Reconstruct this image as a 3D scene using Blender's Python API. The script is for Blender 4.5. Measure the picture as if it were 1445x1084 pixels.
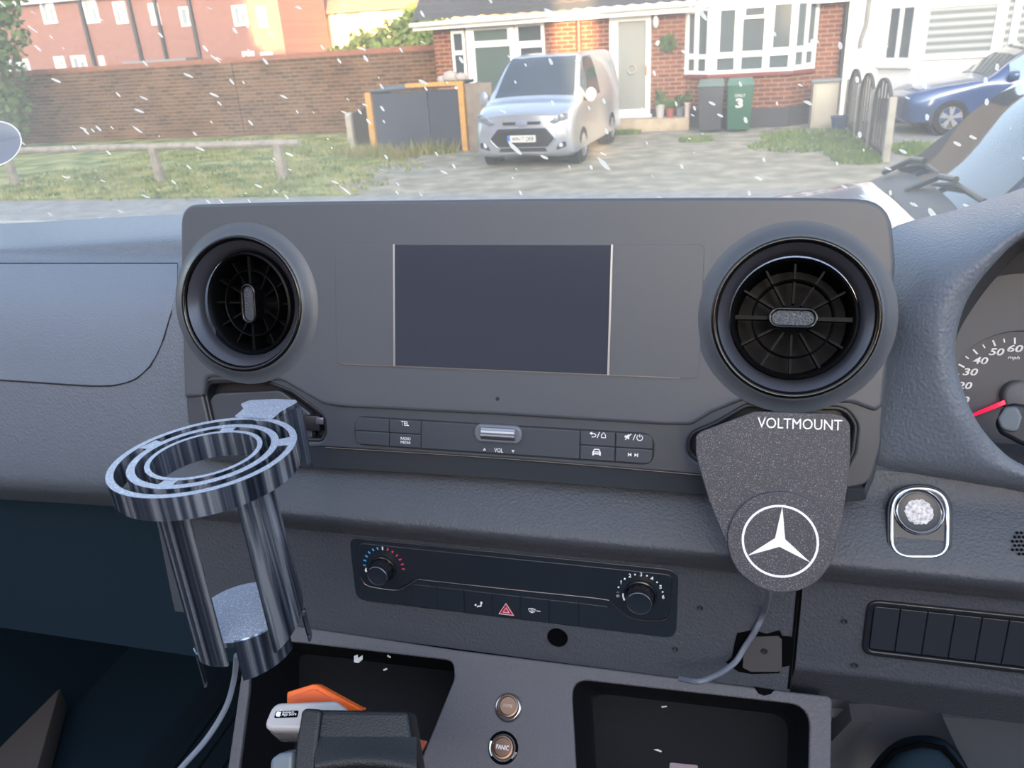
import bpy, bmesh, math, random
from math import sin, cos, tan, radians, pi, sqrt, atan2
from mathutils import Vector, Matrix
random.seed(7)
for o in list(bpy.data.objects): bpy.data.objects.remove(o)
S = bpy.context.scene
COL = S.collection

# ------------------------------------------------------------------ camera, sky, sun, exposure
W, H, F = 1445.0, 1084.0, 1110.0
PITCH, ROLL, YAW = radians(23.6), radians(3.65), radians(15.4)
CAM = Vector((0, 0, 2.15))
_d = Vector((-sin(YAW)*cos(PITCH), cos(YAW)*cos(PITCH), -sin(PITCH)))
_r0 = Vector((cos(YAW), sin(YAW), 0)); _u0 = _r0.cross(_d)
_r = _r0*cos(ROLL) - _u0*sin(ROLL); _u = _u0*cos(ROLL) + _r0*sin(ROLL)
cd = bpy.data.cameras.new('camera'); cam = bpy.data.objects.new('camera', cd); COL.objects.link(cam)
M = Matrix((( _r.x, _u.x, -_d.x), (_r.y, _u.y, -_d.y), (_r.z, _u.z, -_d.z))).to_4x4()
M.translation = CAM; cam.matrix_world = M
cd.sensor_width = 36; cd.lens = F/W*36; cd.clip_start = .01; cd.clip_end = 400
cd.dof.use_dof = True; cd.dof.focus_distance = .58; cd.dof.aperture_fstop = 19
S.camera = cam

wd = bpy.data.worlds.new('sky'); S.world = wd; wd.use_nodes = True
nt = wd.node_tree; nt.nodes.clear()
sky = nt.nodes.new('ShaderNodeTexSky'); sky.sky_type = 'NISHITA'; sky.sun_disc = False
SUN_DIR = Vector((-.225, .965, -.105)).normalized()          # the way the light travels
sky.sun_elevation = radians(14); sky.sun_rotation = atan2(-SUN_DIR.x, -SUN_DIR.y); sky.air_density = 1.0; sky.dust_density = 2.0; sky.ozone_density = 1.0
bg = nt.nodes.new('ShaderNodeBackground'); bg.inputs[1].default_value = .46
wo = nt.nodes.new('ShaderNodeOutputWorld'); hs_ = nt.nodes.new('ShaderNodeHueSaturation'); hs_.inputs['Saturation'].default_value = .75; nt.links.new(sky.outputs[0], hs_.inputs['Color']); nt.links.new(hs_.outputs[0], bg.inputs[0]); nt.links.new(bg.outputs[0], wo.inputs[0])
sl = bpy.data.lights.new('sun', 'SUN'); sl.energy = 13.0; sl.angle = radians(.6); sl.color = (1, .66, .30)
so = bpy.data.objects.new('sun', sl); COL.objects.link(so); so.rotation_euler = SUN_DIR.to_track_quat('-Z', 'Y').to_euler(); so.location = (8, -30, 14)
vs = S.view_settings; vs.view_transform = 'Standard'; vs.look = 'None'; vs.gamma = 1; vs.use_curve_mapping = False; vs.exposure = 1.0
S.cycles.use_adaptive_sampling = False; S.cycles.max_bounces = 8; S.cycles.transparent_max_bounces = 16

# ------------------------------------------------------------------ picture points to places
def ray(x, y): return _d + _r*((x-W/2)/F) - _u*((y-H/2)/F)
def onY(x, y, Y):
    v = ray(x, y); return CAM + v*(Y/v.y)
def onX(x, y, X):
    v = ray(x, y); return CAM + v*(X/v.x)
def onZ(x, y, z):
    v = ray(x, y); return CAM + v*((z-CAM.z)/v.z)
def atD(x, y, dist): return CAM + ray(x, y)*dist             # dist: depth along the view axis
class Fr:
    """a plane in the van: x to the right, y up the plane, n towards the cab; T is the tilt back in degrees"""
    def __init__(s, o, T=0, ax=None):
        s.o = Vector(o)
        if ax: s.x, s.y, s.n = ax
        else:
            t = radians(T); s.x = Vector((1, 0, 0)); s.y = Vector((0, sin(t), cos(t))); s.n = Vector((0, -cos(t), sin(t)))
    def px(s, x, y, c=0):
        v = ray(x, y); k = (s.o + s.n*c - CAM).dot(s.n)/v.dot(s.n); q = CAM + v*k - s.o
        return (q.dot(s.x), q.dot(s.y))
    def w(s, a, b, c=0): return s.o + s.x*a + s.y*b + s.n*c
    def mat(s, a=0, b=0, c=0, rot=0):
        m = Matrix(((s.x.x, s.y.x, s.n.x), (s.x.y, s.y.y, s.n.y), (s.x.z, s.y.z, s.n.z))).to_4x4(); m.translation = s.w(a, b, c)
        return m @ Matrix.Rotation(rot, 4, 'Z')

# ------------------------------------------------------------------ materials
def hexc(h):
    h = h.lstrip('#'); c = [int(h[i:i+2], 16)/255 for i in (0, 2, 4)]
    return tuple(v/12.92 if v <= .04045 else ((v+.055)/1.055)**2.4 for v in c)
MATS = {}
def mat(name, col, rough=.5, metal=0, spec=.5, coat=0, emit=0, trans=0, alpha=1):
    if name in MATS: return MATS[name]
    m = bpy.data.materials.new(name); m.use_nodes = True; b = m.node_tree.nodes['Principled BSDF']
    c = hexc(col) if isinstance(col, str) else col
    b.inputs['Base Color'].default_value = (*c, 1); b.inputs['Roughness'].default_value = rough; b.inputs['Metallic'].default_value = metal
    b.inputs['Specular IOR Level'].default_value = spec; b.inputs['Coat Weight'].default_value = coat; b.inputs['Coat Roughness'].default_value = .08
    b.inputs['Transmission Weight'].default_value = trans; b.inputs['Alpha'].default_value = alpha
    if emit: b.inputs['Emission Color'].default_value = (*c, 1); b.inputs['Emission Strength'].default_value = emit
    MATS[name] = m; return m
def N(m, t, **kw):
    n = m.node_tree.nodes.new(t)
    for k, v in kw.items(): setattr(n, k, v)
    return n
def L(m, a, b): m.node_tree.links.new(a, b)
def coords(m, scale=(1, 1, 1), rot=(0, 0, 0)):
    t = N(m, 'ShaderNodeTexCoord'); mp = N(m, 'ShaderNodeMapping'); mp.inputs['Scale'].default_value = scale; mp.inputs['Rotation'].default_value = rot
    L(m, t.outputs['Object'], mp.inputs[0]); return mp.outputs[0]
def ramp(m, fac, stops):
    r = N(m, 'ShaderNodeValToRGB'); e = r.color_ramp.elements
    while len(e) < len(stops): e.new(.5)
    for i, (p, c) in enumerate(stops):
        e[i].position = p; e[i].color = (*(hexc(c) if isinstance(c, str) else c), 1)
    L(m, fac, r.inputs[0]); return r.outputs[0]
def bumpy(m, scale, dist, kind='noise', strength=1, vec=None, detail=3):
    b = m.node_tree.nodes['Principled BSDF']; vec = vec or coords(m)
    if kind == 'voronoi':
        t = N(m, 'ShaderNodeTexVoronoi', feature='SMOOTH_F1'); t.inputs['Scale'].default_value = scale; t.inputs['Smoothness'].default_value = .6; out = t.outputs['Distance']
    else:
        t = N(m, 'ShaderNodeTexNoise'); t.inputs['Scale'].default_value = scale; t.inputs['Detail'].default_value = detail; out = t.outputs['Fac']
    L(m, vec, t.inputs['Vector'])
    bp = N(m, 'ShaderNodeBump'); bp.inputs['Distance'].default_value = dist; bp.inputs['Strength'].default_value = strength
    L(m, out, bp.inputs['Height']); L(m, bp.outputs[0], b.inputs['Normal']); return out
def mottled(name, c1, c2, scale, rough=.8, lo=.35, hi=.65, bump=0, detail=5, vec=None, c3=None):
    if name in MATS: return MATS[name]
    m = mat(name, c1, rough); b = m.node_tree.nodes['Principled BSDF']
    t = N(m, 'ShaderNodeTexNoise'); t.inputs['Scale'].default_value = scale; t.inputs['Detail'].default_value = detail
    L(m, coords(m) if vec is None else coords(m, vec), t.inputs['Vector'])
    st = [(lo, c1), (hi, c2)] if c3 is None else [(lo, c1), ((lo+hi)/2, c2), (hi, c3)]
    L(m, ramp(m, t.outputs['Fac'], st), b.inputs['Base Color'])
    if bump: bumpy(m, scale*2, bump)
    return m
def leather(name, col, rough=.5, grain=330, depth=.0006, spec=.5):
    if name in MATS: return MATS[name]
    m = mat(name, col, rough, spec=spec); bumpy(m, grain, depth, 'voronoi', .9, coords(m, (1, 1.3, .8))); return m
def brick(name, c1, c2, mortar, axis='x', sc=1.0, lumps=None):
    if name in MATS: return MATS[name]
    m = mat(name, c1, .9, spec=.2); b = m.node_tree.nodes['Principled BSDF']
    t = N(m, 'ShaderNodeTexCoord'); sp = N(m, 'ShaderNodeSeparateXYZ'); cb = N(m, 'ShaderNodeCombineXYZ')
    L(m, t.outputs['Object'], sp.inputs[0]); L(m, sp.outputs[0 if axis == 'x' else 1], cb.inputs[0]); L(m, sp.outputs[2], cb.inputs[1])
    br = N(m, 'ShaderNodeTexBrick'); br.inputs['Scale'].default_value = 1; br.inputs['Brick Width'].default_value = .225*sc; br.inputs['Row Height'].default_value = .075*sc
    br.inputs['Mortar Size'].default_value = .008*sc; br.inputs['Color1'].default_value = (*hexc(c1), 1); br.inputs['Color2'].default_value = (*hexc(c2), 1); br.inputs['Mortar'].default_value = (*hexc(mortar), 1)
    L(m, cb.outputs[0], br.inputs[0]); out = br.outputs['Color']
    if lumps:
        n = N(m, 'ShaderNodeTexNoise'); n.inputs['Scale'].default_value = .8; n.inputs['Detail'].default_value = 6; L(m, cb.outputs[0], n.inputs['Vector'])
        mx = N(m, 'ShaderNodeMix', data_type='RGBA', blend_type='MULTIPLY'); mx.inputs[0].default_value = .85
        L(m, out, mx.inputs[6]); L(m, ramp(m, n.outputs['Fac'], lumps), mx.inputs[7]); out = mx.outputs[2]
    L(m, out, b.inputs['Base Color']); return m

# ------------------------------------------------------------------ objects
BASE = {}
def link(name, me, parent, mats):
    o = bpy.data.objects.new(name, me); COL.objects.link(o)
    for m in (mats if isinstance(mats, (list, tuple)) else [mats]): me.materials.append(m)
    if parent is not None:
        b = BASE[parent.name]; o.parent = parent
    else:
        vs_ = [v.co for v in me.vertices]
        b = Vector(((min(v.x for v in vs_)+max(v.x for v in vs_))/2, (min(v.y for v in vs_)+max(v.y for v in vs_))/2, min(v.z for v in vs_)))
        o.location = b
    me.transform(Matrix.Translation(-b)); BASE[o.name] = b
    return o
def thing(name, label, cat, at, group=None):
    o = bpy.data.objects.new(name, None); COL.objects.link(o); o.location = at; o.empty_display_size = .05
    BASE[o.name] = Vector(at); return tag(o, label, cat, group)
def tag(o, label=None, cat=None, group=None, kind=None):
    if label: o['label'] = label
    if cat: o['category'] = cat
    if group: o['group'] = group
    if kind: o['kind'] = kind
    return o
def smooth(me, ang=35):
    me.shade_smooth(); me.set_sharp_from_angle(angle=radians(ang))
class MB:
    """collects shapes in world coordinates and links them as one mesh"""
    def __init__(s): s.v, s.f, s.mi = [], [], []
    def add(s, vs_, fs, mi=0):
        n = len(s.v); s.v += [tuple(v) for v in vs_]; s.f += [tuple(i+n for i in f) for f in fs]; s.mi += [mi]*len(fs); return s
    def box(s, a, b, mi=0):
        (x0, y0, z0), (x1, y1, z1) = [min(p, q) for p, q in zip(a, b)], [max(p, q) for p, q in zip(a, b)]
        return s.hexa([(x0, y0, z0), (x1, y0, z0), (x1, y1, z0), (x0, y1, z0), (x0, y0, z1), (x1, y0, z1), (x1, y1, z1), (x0, y1, z1)], mi)
    def hexa(s, p, mi=0):
        return s.add(p, [(3, 2, 1, 0), (4, 5, 6, 7), (0, 1, 5, 4), (1, 2, 6, 5), (2, 3, 7, 6), (3, 0, 4, 7)], mi)
    def fbox(s, fr, a0, a1, b0, b1, c0, c1, mi=0):
        return s.hexa([fr.w(a, b, c) for c in (c0, c1) for a, b in ((a0, b0), (a1, b0), (a1, b1), (a0, b1))], mi)
    def prism(s, low, high, mi=0):
        n = len(low); fs = [tuple(range(n))[::-1], tuple(range(n, 2*n))] + [(i, (i+1) % n, n+(i+1) % n, n+i) for i in range(n)]
        return s.add(list(low)+list(high), fs, mi)
    def grid(s, rows, mi=0, closed=False, flip=False):
        n = len(rows[0]); fs = []
        for i in range(len(rows)-1):
            for j in range(n if closed else n-1):
                k = (j+1) % n; f = (i*n+j, i*n+k, (i+1)*n+k, (i+1)*n+j); fs.append(f[::-1] if flip else f)
        return s.add([p for r in rows for p in r], fs, mi)
    def tube(s, pts, r, seg=8, mi=0, cap=True):
        pts = [Vector(p) for p in pts]; rows = []; up = None
        for i, p in enumerate(pts):
            t = (pts[min(i+1, len(pts)-1)] - pts[max(i-1, 0)]).normalized()
            if up is None: up = t.orthogonal().normalized()
            up = (up - t*up.dot(t)).normalized(); sd = t.cross(up); rr = r[i] if isinstance(r, (list, tuple)) else r
            rows.append([p + (up*cos(2*pi*k/seg) + sd*sin(2*pi*k/seg))*rr for k in range(seg)])
        n0 = len(s.v); s.grid(rows, mi, True)
        if cap: s.f += [tuple(n0+k for k in range(seg))[::-1], tuple(n0+(len(rows)-1)*seg+k for k in range(seg))]; s.mi += [mi, mi]
        return s
    def lathe(s, fr, prof, seg=64, a=0, b=0, mi=0, c0=0, sx=1, sy=1, cap=False):
        rows = [[fr.w(a+r*sx*cos(2*pi*k/seg), b+r*sy*sin(2*pi*k/seg), c0+c) for k in range(seg)] for r, c in prof]
        n0 = len(s.v); s.grid(rows, mi, True)
        if cap: s.f.append(tuple(n0+(len(rows)-1)*seg+k for k in range(seg))); s.mi.append(mi)
        return s
    def build(s, name, m, parent=None, ang=35, bevel=0, fix=True):
        me = bpy.data.meshes.new(name); me.from_pydata(s.v, [], s.f); me.update()
        for p, i in zip(me.polygons, s.mi): p.material_index = i
        if fix or bevel:
            bm = bmesh.new(); bm.from_mesh(me); 
            if fix: bmesh.ops.recalc_face_normals(bm, faces=bm.faces)
            if bevel: bmesh.ops.bevel(bm, geom=[e for e in bm.edges if e.is_manifold and e.calc_face_angle(0) > .5], offset=bevel, segments=2, affect='EDGES', profile=.6)
            bm.to_mesh(me); bm.free()
        smooth(me, ang); return link(name, me, parent, m)
def catmull(pts, n=6, closed=False):
    out = []; N_ = len(pts)
    for i in range(N_ if closed else N_-1):
        g = lambda k: pts[k % N_] if closed else pts[max(0, min(N_-1, k))]
        p0, p1, p2, p3 = [g(i+k-1) for k in range(4)]
        for j in range(n):
            t = j/n; out.append(tuple(.5*((2*b)+(c-a)*t+(2*a-5*b+4*c-d)*t*t+(3*b-a-3*c+d)*t**3) for a, b, c, d in zip(p0, p1, p2, p3)))
    if not closed: out.append(tuple(pts[-1]))
    return out
def rpoly(pts, rad=.01, seg=6):
    """rounded polygon: pts (x, y) or (x, y, radius)"""
    out = []; n = len(pts)
    for i in range(n):
        p = Vector(pts[i][:2]); r = pts[i][2] if len(pts[i]) > 2 else rad; a = Vector(pts[i-1][:2]) - p; b = Vector(pts[(i+1) % n][:2]) - p
        la, lb = a.length, b.length; a.normalize(); b.normalize(); ang = a.angle(b, pi)
        if r <= 0 or ang > pi-.02: out.append(tuple(p)); continue
        t = min(r/tan(ang/2), la*.49, lb*.49); p1, p2 = p+a*t, p+b*t
        for k in range(seg+1):
            u = k/seg; q = p1*(1-u)**2 + p*2*u*(1-u) + p2*u*u; out.append(tuple(q))
    return out
def circ(a, b, r, n=48, sy=1): return [(a+r*cos(2*pi*k/n), b+r*sy*sin(2*pi*k/n)) for k in range(n)]
def curve_mesh(name, loops, half, bevel, seg=3):
    cu = bpy.data.curves.new(name, 'CURVE'); cu.dimensions = '2D'; cu.fill_mode = 'BOTH'; cu.extrude = max(half-bevel, 0); cu.bevel_depth = bevel; cu.bevel_resolution = seg; cu.offset = -bevel
    for lp in loops:
        sp = cu.splines.new('POLY'); sp.points.add(len(lp)-1); sp.use_cyclic_u = True
        for q, p in zip(sp.points, lp): q.co = (p[0], p[1], 0, 1)
    o = bpy.data.objects.new(name, cu); COL.objects.link(o); dg = bpy.context.evaluated_depsgraph_get(); dg.update()
    me = bpy.data.meshes.new_from_object(o.evaluated_get(dg)); bpy.data.objects.remove(o); bpy.data.curves.remove(cu); me.materials.clear()
    return me
def plate(name, fr, loops, c0, c1, m, parent=None, bevel=.0008, seg=3, ang=40):
    """a flat plate with holes, from c0 to c1 along the plane's normal; outside loop first"""
    me = curve_mesh(name, loops, abs(c1-c0)/2, bevel, seg); me.transform(fr.mat(0, 0, (c0+c1)/2)); smooth(me, ang)
    return link(name, me, parent, m)
def text(name, s, fr, a, b, c, size, m, parent, wide=None, shear=0, rot=0, align='CENTER', th=.00025, bold=0, sy=1):
    cu = bpy.data.curves.new(name, 'FONT'); cu.body = s; cu.size = 1; cu.align_x = align; cu.align_y = 'CENTER'; cu.shear = shear; cu.offset = bold; cu.resolution_u = 3
    o = bpy.data.objects.new(name, cu); COL.objects.link(o); dg = bpy.context.evaluated_depsgraph_get(); dg.update()
    me = bpy.data.meshes.new_from_object(o.evaluated_get(dg)); bpy.data.objects.remove(o); bpy.data.curves.remove(cu); me.materials.clear()
    xs = [v.co.x for v in me.vertices]; ys = [v.co.y for v in me.vertices]
    k = size/(max(ys)-min(ys)); kx = wide/(max(xs)-min(xs)) if wide else k*sy; cx = (max(xs)+min(xs))/2 if align == 'CENTER' else min(xs); cy = (max(ys)+min(ys))/2
    for v in me.vertices: v.co = ((v.co.x-cx)*kx, (v.co.y-cy)*k, 0)
    bm = bmesh.new(); bm.from_mesh(me); r = bmesh.ops.extrude_face_region(bm, geom=bm.faces[:])
    for e in r['geom']:
        if isinstance(e, bmesh.types.BMVert): e.co.z += th
    bmesh.ops.recalc_face_normals(bm, faces=bm.faces); bm.to_mesh(me); bm.free()
    me.transform(fr.mat(a, b, c, rot)); return link(name, me, parent, m)
def shapes(name, fr, loopsets, c, m, parent, th=.0003):
    """flat printed marks: several closed loops, each (outline, hole, ...), joined into one mesh"""
    bm = bmesh.new()
    for ls in loopsets:
        me = curve_mesh('t', ls, th/2, 0); me.transform(fr.mat(0, 0, c+th/2)); bm.from_mesh(me); bpy.data.meshes.remove(me)
    me = bpy.data.meshes.new(name); bm.to_mesh(me); bm.free(); return link(name, me, parent, m)
def stroke(pts, w, closed=False):
    """outline loop of a poly-line of width w"""
    P = [Vector(p) for p in pts]; l, r = [], []
    for i, p in enumerate(P):
        a = P[i-1] if (i or closed) else p; b = P[(i+1) % len(P)] if (i < len(P)-1 or closed) else p
        t = (b-a).normalized(); n = Vector((-t.y, t.x))*w/2; l.append(tuple(p+n)); r.append(tuple(p-n))
    return [l, r] if closed else [l + r[::-1]]
def patch(name, rows, m, parent=None, nu=6, nv=6, thick=0, lift=0, at=None, ang=60):
    """a curved skin through picture points with a depth each; thick goes away from the camera"""
    R_ = [[tuple(at(*p) if at else onY(*p)) for p in r] for r in rows]
    R_ = [catmull(r, nu) for r in R_]; cols = list(zip(*R_)); cols = [catmull(list(c), nv) for c in cols]; G = [list(r) for r in zip(*cols)]
    mb = MB(); mb.grid(G); me = bpy.data.meshes.new(name); me.from_pydata(mb.v, [], mb.f); me.update()
    if sum((p.normal.dot(CAM-p.center)*p.area for p in me.polygons)) < 0: me.flip_normals()
    if thick or lift:
        nv_ = len(me.vertices); nr = [v.normal.copy() for v in me.vertices]; top = [v.co + n*lift for v, n in zip(me.vertices, nr)]; bot = [v.co + n*(lift-thick) for v, n in zip(me.vertices, nr)]
        fs = [tuple(p.vertices) for p in me.polygons]; ec = {}
        for f in fs:
            for i in range(len(f)): ec[(f[i], f[(i+1) % len(f)])] = 1
        side = [(b, a, a+nv_, b+nv_) for (a, b) in ec if (b, a) not in ec]
        bpy.data.meshes.remove(me); me = bpy.data.meshes.new(name); me.from_pydata(top+bot, [], fs + [tuple(i+nv_ for i in f[::-1]) for f in fs] + side); me.update()
    smooth(me, ang); return link(name, me, parent, m)
def dup(root, delta=(0, 0, 0), label=None):
    r = root.copy(); COL.objects.link(r); r.location = Vector(root.location) + Vector(delta)
    if label: r['label'] = label
    for ch in [o for o in COL.objects if o.parent == root]:
        c = ch.copy(); COL.objects.link(c); c.parent = r
        for g in [o for o in COL.objects if o.parent == ch]:
            d_ = g.copy(); COL.objects.link(d_); d_.parent = c
    return r

# ------------------------------------------------------------------ interior materials
m_pad = leather('grained_dash_plastic', '#5d6571', .5, 520, .0005)
m_lid = leather('fine_grained_lid', '#636d7c', .46, 700, .0003)
m_low = leather('lower_dash_plastic', '#3f434b', .55, 520, .0005)
m_con = leather('console_plastic', '#4b4b51', .6, 620, .0004)
m_panel = mat('satin_grey_panel', '#484d55', .4, spec=.5); bumpy(m_panel, 2500, .00003)
m_trim = mat('satin_dark_trim', '#3b4048', .4, spec=.5); bumpy(m_trim, 2500, .00003)
m_groove = mat('dark_gap', '#15181d', .7)
m_black = mat('gloss_black', '#08090b', .15, spec=.5)
m_blk2 = mat('satin_black', '#1a1d23', .35, spec=.5)
m_screen = mat('screen_glass', '#323945', .12, spec=.5); 
m_chrome = mat('bright_chrome', '#c9cbd0', .18, 1)
m_silver = mat('satin_silver_line', '#a9a8aa', .35, .9)
m_white = mat('white_print', '#e6e6ea', .5)
m_dim = mat('dim_print', '#8d929c', .5)
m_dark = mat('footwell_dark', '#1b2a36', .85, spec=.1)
m_mat = mat('rubber_floor', '#17222b', .8, spec=.15); bumpy(m_mat, 300, .0006)
m_grey = mat('grey_kick_plastic', '#66666b', .7)
m_hole = mat('deep_hole', '#050608', .9, spec=.05)

T_P = 17.0
PAN = Fr((-.14001, .49408, 1.98156), T_P)
P = PAN.px

# ------------------------------------------------------------------ dashboard body
def vpY(x, y):                       # the row of column 722 that an extruded line through (x, y) crosses
    return y - (y-340)*(x-722)/(x+3720)
dash = thing('dashboard', 'grey grained van dashboard body running across behind the centre panel', 'dashboard', (-.14, .55, 1.6))
def prof_point(y, Y): p = onY(722, y, Y); return (p.y, p.z)
def extruded(name, prof, x0, x1, m, parent, n=5, ang=50, thick=True):
    pr = catmull(prof, n); rows = [[Vector((x, a, b)) for a, b in pr] for x in (x0, x1)]
    if thick: rows = [r + [Vector((r[-1].x, r[-1].y+.05, r[-1].z)), Vector((r[0].x, r[0].y+.05, r[0].z))] for r in rows]
    mb = MB(); mb.grid(rows, 0, thick)
    if thick: k = len(rows[0]); mb.f += [tuple(range(k)), tuple(range(k, 2*k))]; mb.mi += [0, 0]
    return mb.build(name, m, parent, ang)
XL, XS, XR = onY(238, 800, .468).x, onY(1126, 880, .466).x, .95
band = [prof_point(*a) for a in ((630, .495), (660, .487), (690, .474), (720, .462), (748, .452), (758, .4505), (766, .453))]
extruded('centre_band', band, XL-.001, XR, m_low, dash)
fas = [prof_point(*a) for a in ((764, .462), (774, .4665), (784, .4690), (850, .4655), (905, .462), (930, .4608))]
fasC = fas[:-1] + [prof_point(926, .4612)]
extruded('lower_fascia', fasC, XL, XS-.001, m_low, dash)
fasR = fas[:4] + [prof_point(880, .4640), prof_point(892, .4635), prof_point(898, .4665), prof_point(908, .474), prof_point(926, .487)]
extruded('driver_fascia', fasR, XS+.001, XR, m_low, dash)
FAS = Fr((0, prof_point(850, .4655)[0], prof_point(850, .4655)[1]), 5.2)
# left hand pad and its lid
def Ydash(y):
    pts = [(310, .72), (333, .61), (345, .585), (358, .566), (372, .552), (400, .536), (430, .522), (480, .508), (540, .496), (620, .484), (672, .479), (690, .482), (700, .492), (712, .52), (730, .60)]
    for (a, A), (b, B) in zip(pts, pts[1:]):
        if y <= b: t = max(0, (y-a)/(b-a)); return A + (B-A)*t
    return .6
cols = [-900, -560, -260, -120, 0, 60, 130, 200, 262, 300]
def dtop(x): return 345 - 14*max(0, min(1, (x)/250)) + (0 if x > 0 else -x*.06)
def dsh(x, y):                       # rows fall slightly to the right below the seam
    t = (y-372)/(690-372); return y + (t*(x-120)*.055 if y > 372 else 0)
rows = []
for y in (316, 345, 358, 372, 400, 430, 480, 540, 620, 672, 690, 700, 712):
    r = []
    for x in cols:
        yy = y if y > 345 else y - 345 + dtop(x)
        r.append((x, dsh(x, yy), Ydash(y)))
    rows.append(r)
patch('passenger_pad', rows, m_pad, dash, 3, 4, .004)
def lidbot(x):
    pts = [(-620, 508), (-260, 524), (0, 536), (60, 540), (120, 544), (160, 544), (190, 536), (212, 517), (228, 488), (240, 448), (251, 412)]
    for (a, A), (b, B) in zip(pts, pts[1:]):
        if x <= b: return A + (B-A)*(x-a)/(b-a)
lc = [-620, -420, -260, -120, 0, 60, 120, 160, 190, 212, 228, 240, 251]
rows = []
for k in range(8):
    rows.append([])
    for x in lc:
        y0, y1 = 373.5, lidbot(x)-1; y = y0 + (y1-y0)*k/7
        rows[-1].append((x, y, Ydash(y - (max(0, (y-372)/(318))*(x-120)*.055))))
patch('glovebox_lid', rows, m_lid, dash, 2, 2, .002, .0012)
mb = MB(); pts = [onY(x, lidbot(x)+.5, Ydash(lidbot(x) - max(0, (lidbot(x)-372)/318)*(x-120)*.055)-.0006) for x in [-620+871*i/90 for i in range(91)]]
mb.tube(pts, .0007, 6); pts = [onY(x, 371.6, Ydash(371.6)-.0006) for x in range(-620, 265, 15)]; mb.tube(pts, .0006, 6)
mb.build('lid_gap', m_groove, dash)
# right hand pad around the instrument opening
op = [(1640, 285), (1530, 300), (1445, 335), (1400, 375), (1364, 425), (1349, 480), (1353, 530), (1376, 590), (1410, 633), (1445, 657), (1530, 690), (1640, 715)]
lf = [(1640, 200), (1530, 234), (1445, 265), (1350, 296), (1251, 327), (1232, 400), (1230, 480), (1228, 560), (1222, 632), (1250, 660), (1420, 690), (1640, 735)]
lY = [.60, .60, .60, .60, .585, .545, .525, .508, .498, .4955, .492, .490]
oY = [.50, .50, .50, .497, .494, .490, .486, .481, .480, .480, .480, .480]
rows = []
for (ox, oy), (lx, ly), a, b in zip(op, lf, lY, oY):
    r = []
    for t in (0, .18, .38, .6, .8, .94, 1):
        w_ = 1-(1-t)**2.0                                   # comes forward quickly, then levels at the opening
        r.append((lx+(ox-lx)*t, ly+(oy-ly)*t, a+(b-a)*w_ + (.006*max(0, (t-.8)/.2)**2)))
    rows.append(r)
patch('instrument_cowl', rows, m_pad, dash, 4, 5, .004)
# inside wall of the instrument opening
rows = []
for (ox, oy), b in zip(op, oY):
    cx, cy = 1500, 500
    f = max(0, min(1, (470-oy)/60)); rows.append([(ox, oy, b+.006), (ox+(cx-ox)*.05*f, oy+(cy-oy)*.04*f, b+.035), (ox+(cx-ox)*.12*f, oy+(cy-oy)*.08*f, b+.085)])
patch('cowl_inner_wall', rows, mat('cowl_inside', '#30333a', .6), dash, 3, 4, .002)
# the far side of the cowl, beyond the frame, is its mirror image
XM = (onY(1640, 285, .50).x + onY(1640, 715, .468).x)/2
for nm in ('instrument_cowl', 'cowl_inner_wall'):
    src = bpy.data.objects[nm]
    for v in src.data.vertices: v.co.x = min(v.co.x, XM-BASE[dash.name].x)
    o = src.copy(); o.data = src.data.copy(); COL.objects.link(o); bx_ = BASE[dash.name].x
    for v in o.data.vertices: v.co.x = 2*(XM-bx_) - v.co.x
    o.data.flip_normals(); BASE[o.name] = BASE[dash.name]
# dark underside of the passenger dash and left cheek of the centre fascia
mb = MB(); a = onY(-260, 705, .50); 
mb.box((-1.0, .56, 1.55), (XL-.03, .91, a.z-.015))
mb.box((XL+.02, .62, 1.55), (1.0, .91, 1.83)); mb.build('under_dash', m_dark, dash)  # this block is added out of sight to stop sky light behind the fascia
mb = MB(); pr = [Vector((XL, y, z)) for y, z in catmull(band+fasC, 3)]
back = [Vector((XL-.012, .60, p.z)) for p in pr]; mid = [Vector((XL-.010, p.y+.012, p.z)) for p in pr]
mb.grid([pr, mid, back]); mb.build('fascia_cheek', m_low, dash, 60)
# seam, screw holes, knock-out in the fascia
holes = [(988, 857, 3.2), (953, 915, 3.2), (1191, 876, 3.4), (1206, 938, 3.4)]
for x, y, r in holes:
    a, b = FAS.px(x, y); mb = MB(); mb.lathe(FAS, [(.0022, .0012), (.0019, .0014), (.0014, .001), (.0001, -.0004)], 16, a, b); mb.build('screw_hole', m_groove, dash)
a, b = FAS.px(787, 899); mb = MB(); mb.lathe(FAS, [(.0080, .0004), (.0078, .0016), (.0070, .0013), (.0067, .0006), (.0001, .0005)], 32, a, b); mb.build('round_blank_hole', m_hole, dash)
a0, b0 = FAS.px(1126, 830); a1, b1 = FAS.px(1124, 975)
mb = MB(); mb.fbox(FAS, a0-.0009, a0+.0009, b1+.001, b0+.006, -.004, .0006); mb.build('fascia_seam', m_hole, dash)
ko = [(1040, 893), (1062, 889), (1082, 894), (1100, 889), (1104, 897), (1117, 898), (1120, 915), (1116, 938), (1100, 941), (1100, 949), (1060, 950), (1042, 947), (1030, 938), (1025, 934), (1033, 927), (1036, 910)]
ko2 = [FAS.px(*p) for p in ko]
plate('knocked_out_opening', FAS, [ko2], .0002, .0012, m_hole, dash, .0002)
q = [FAS.px(*p) for p in ((1058, 897), (1098, 896), (1103, 901), (1103, 939), (1098, 946), (1060, 946), (1048, 940), (1050, 910))]
mb = MB(); mb.prism([FAS.w(a, b, .0008) for a, b in q], [FAS.w(a, b, .0018) for a, b in q]); mb.build('bracket_plate', mat('raw_grey_bracket', '#454346', .6), dash)
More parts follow.
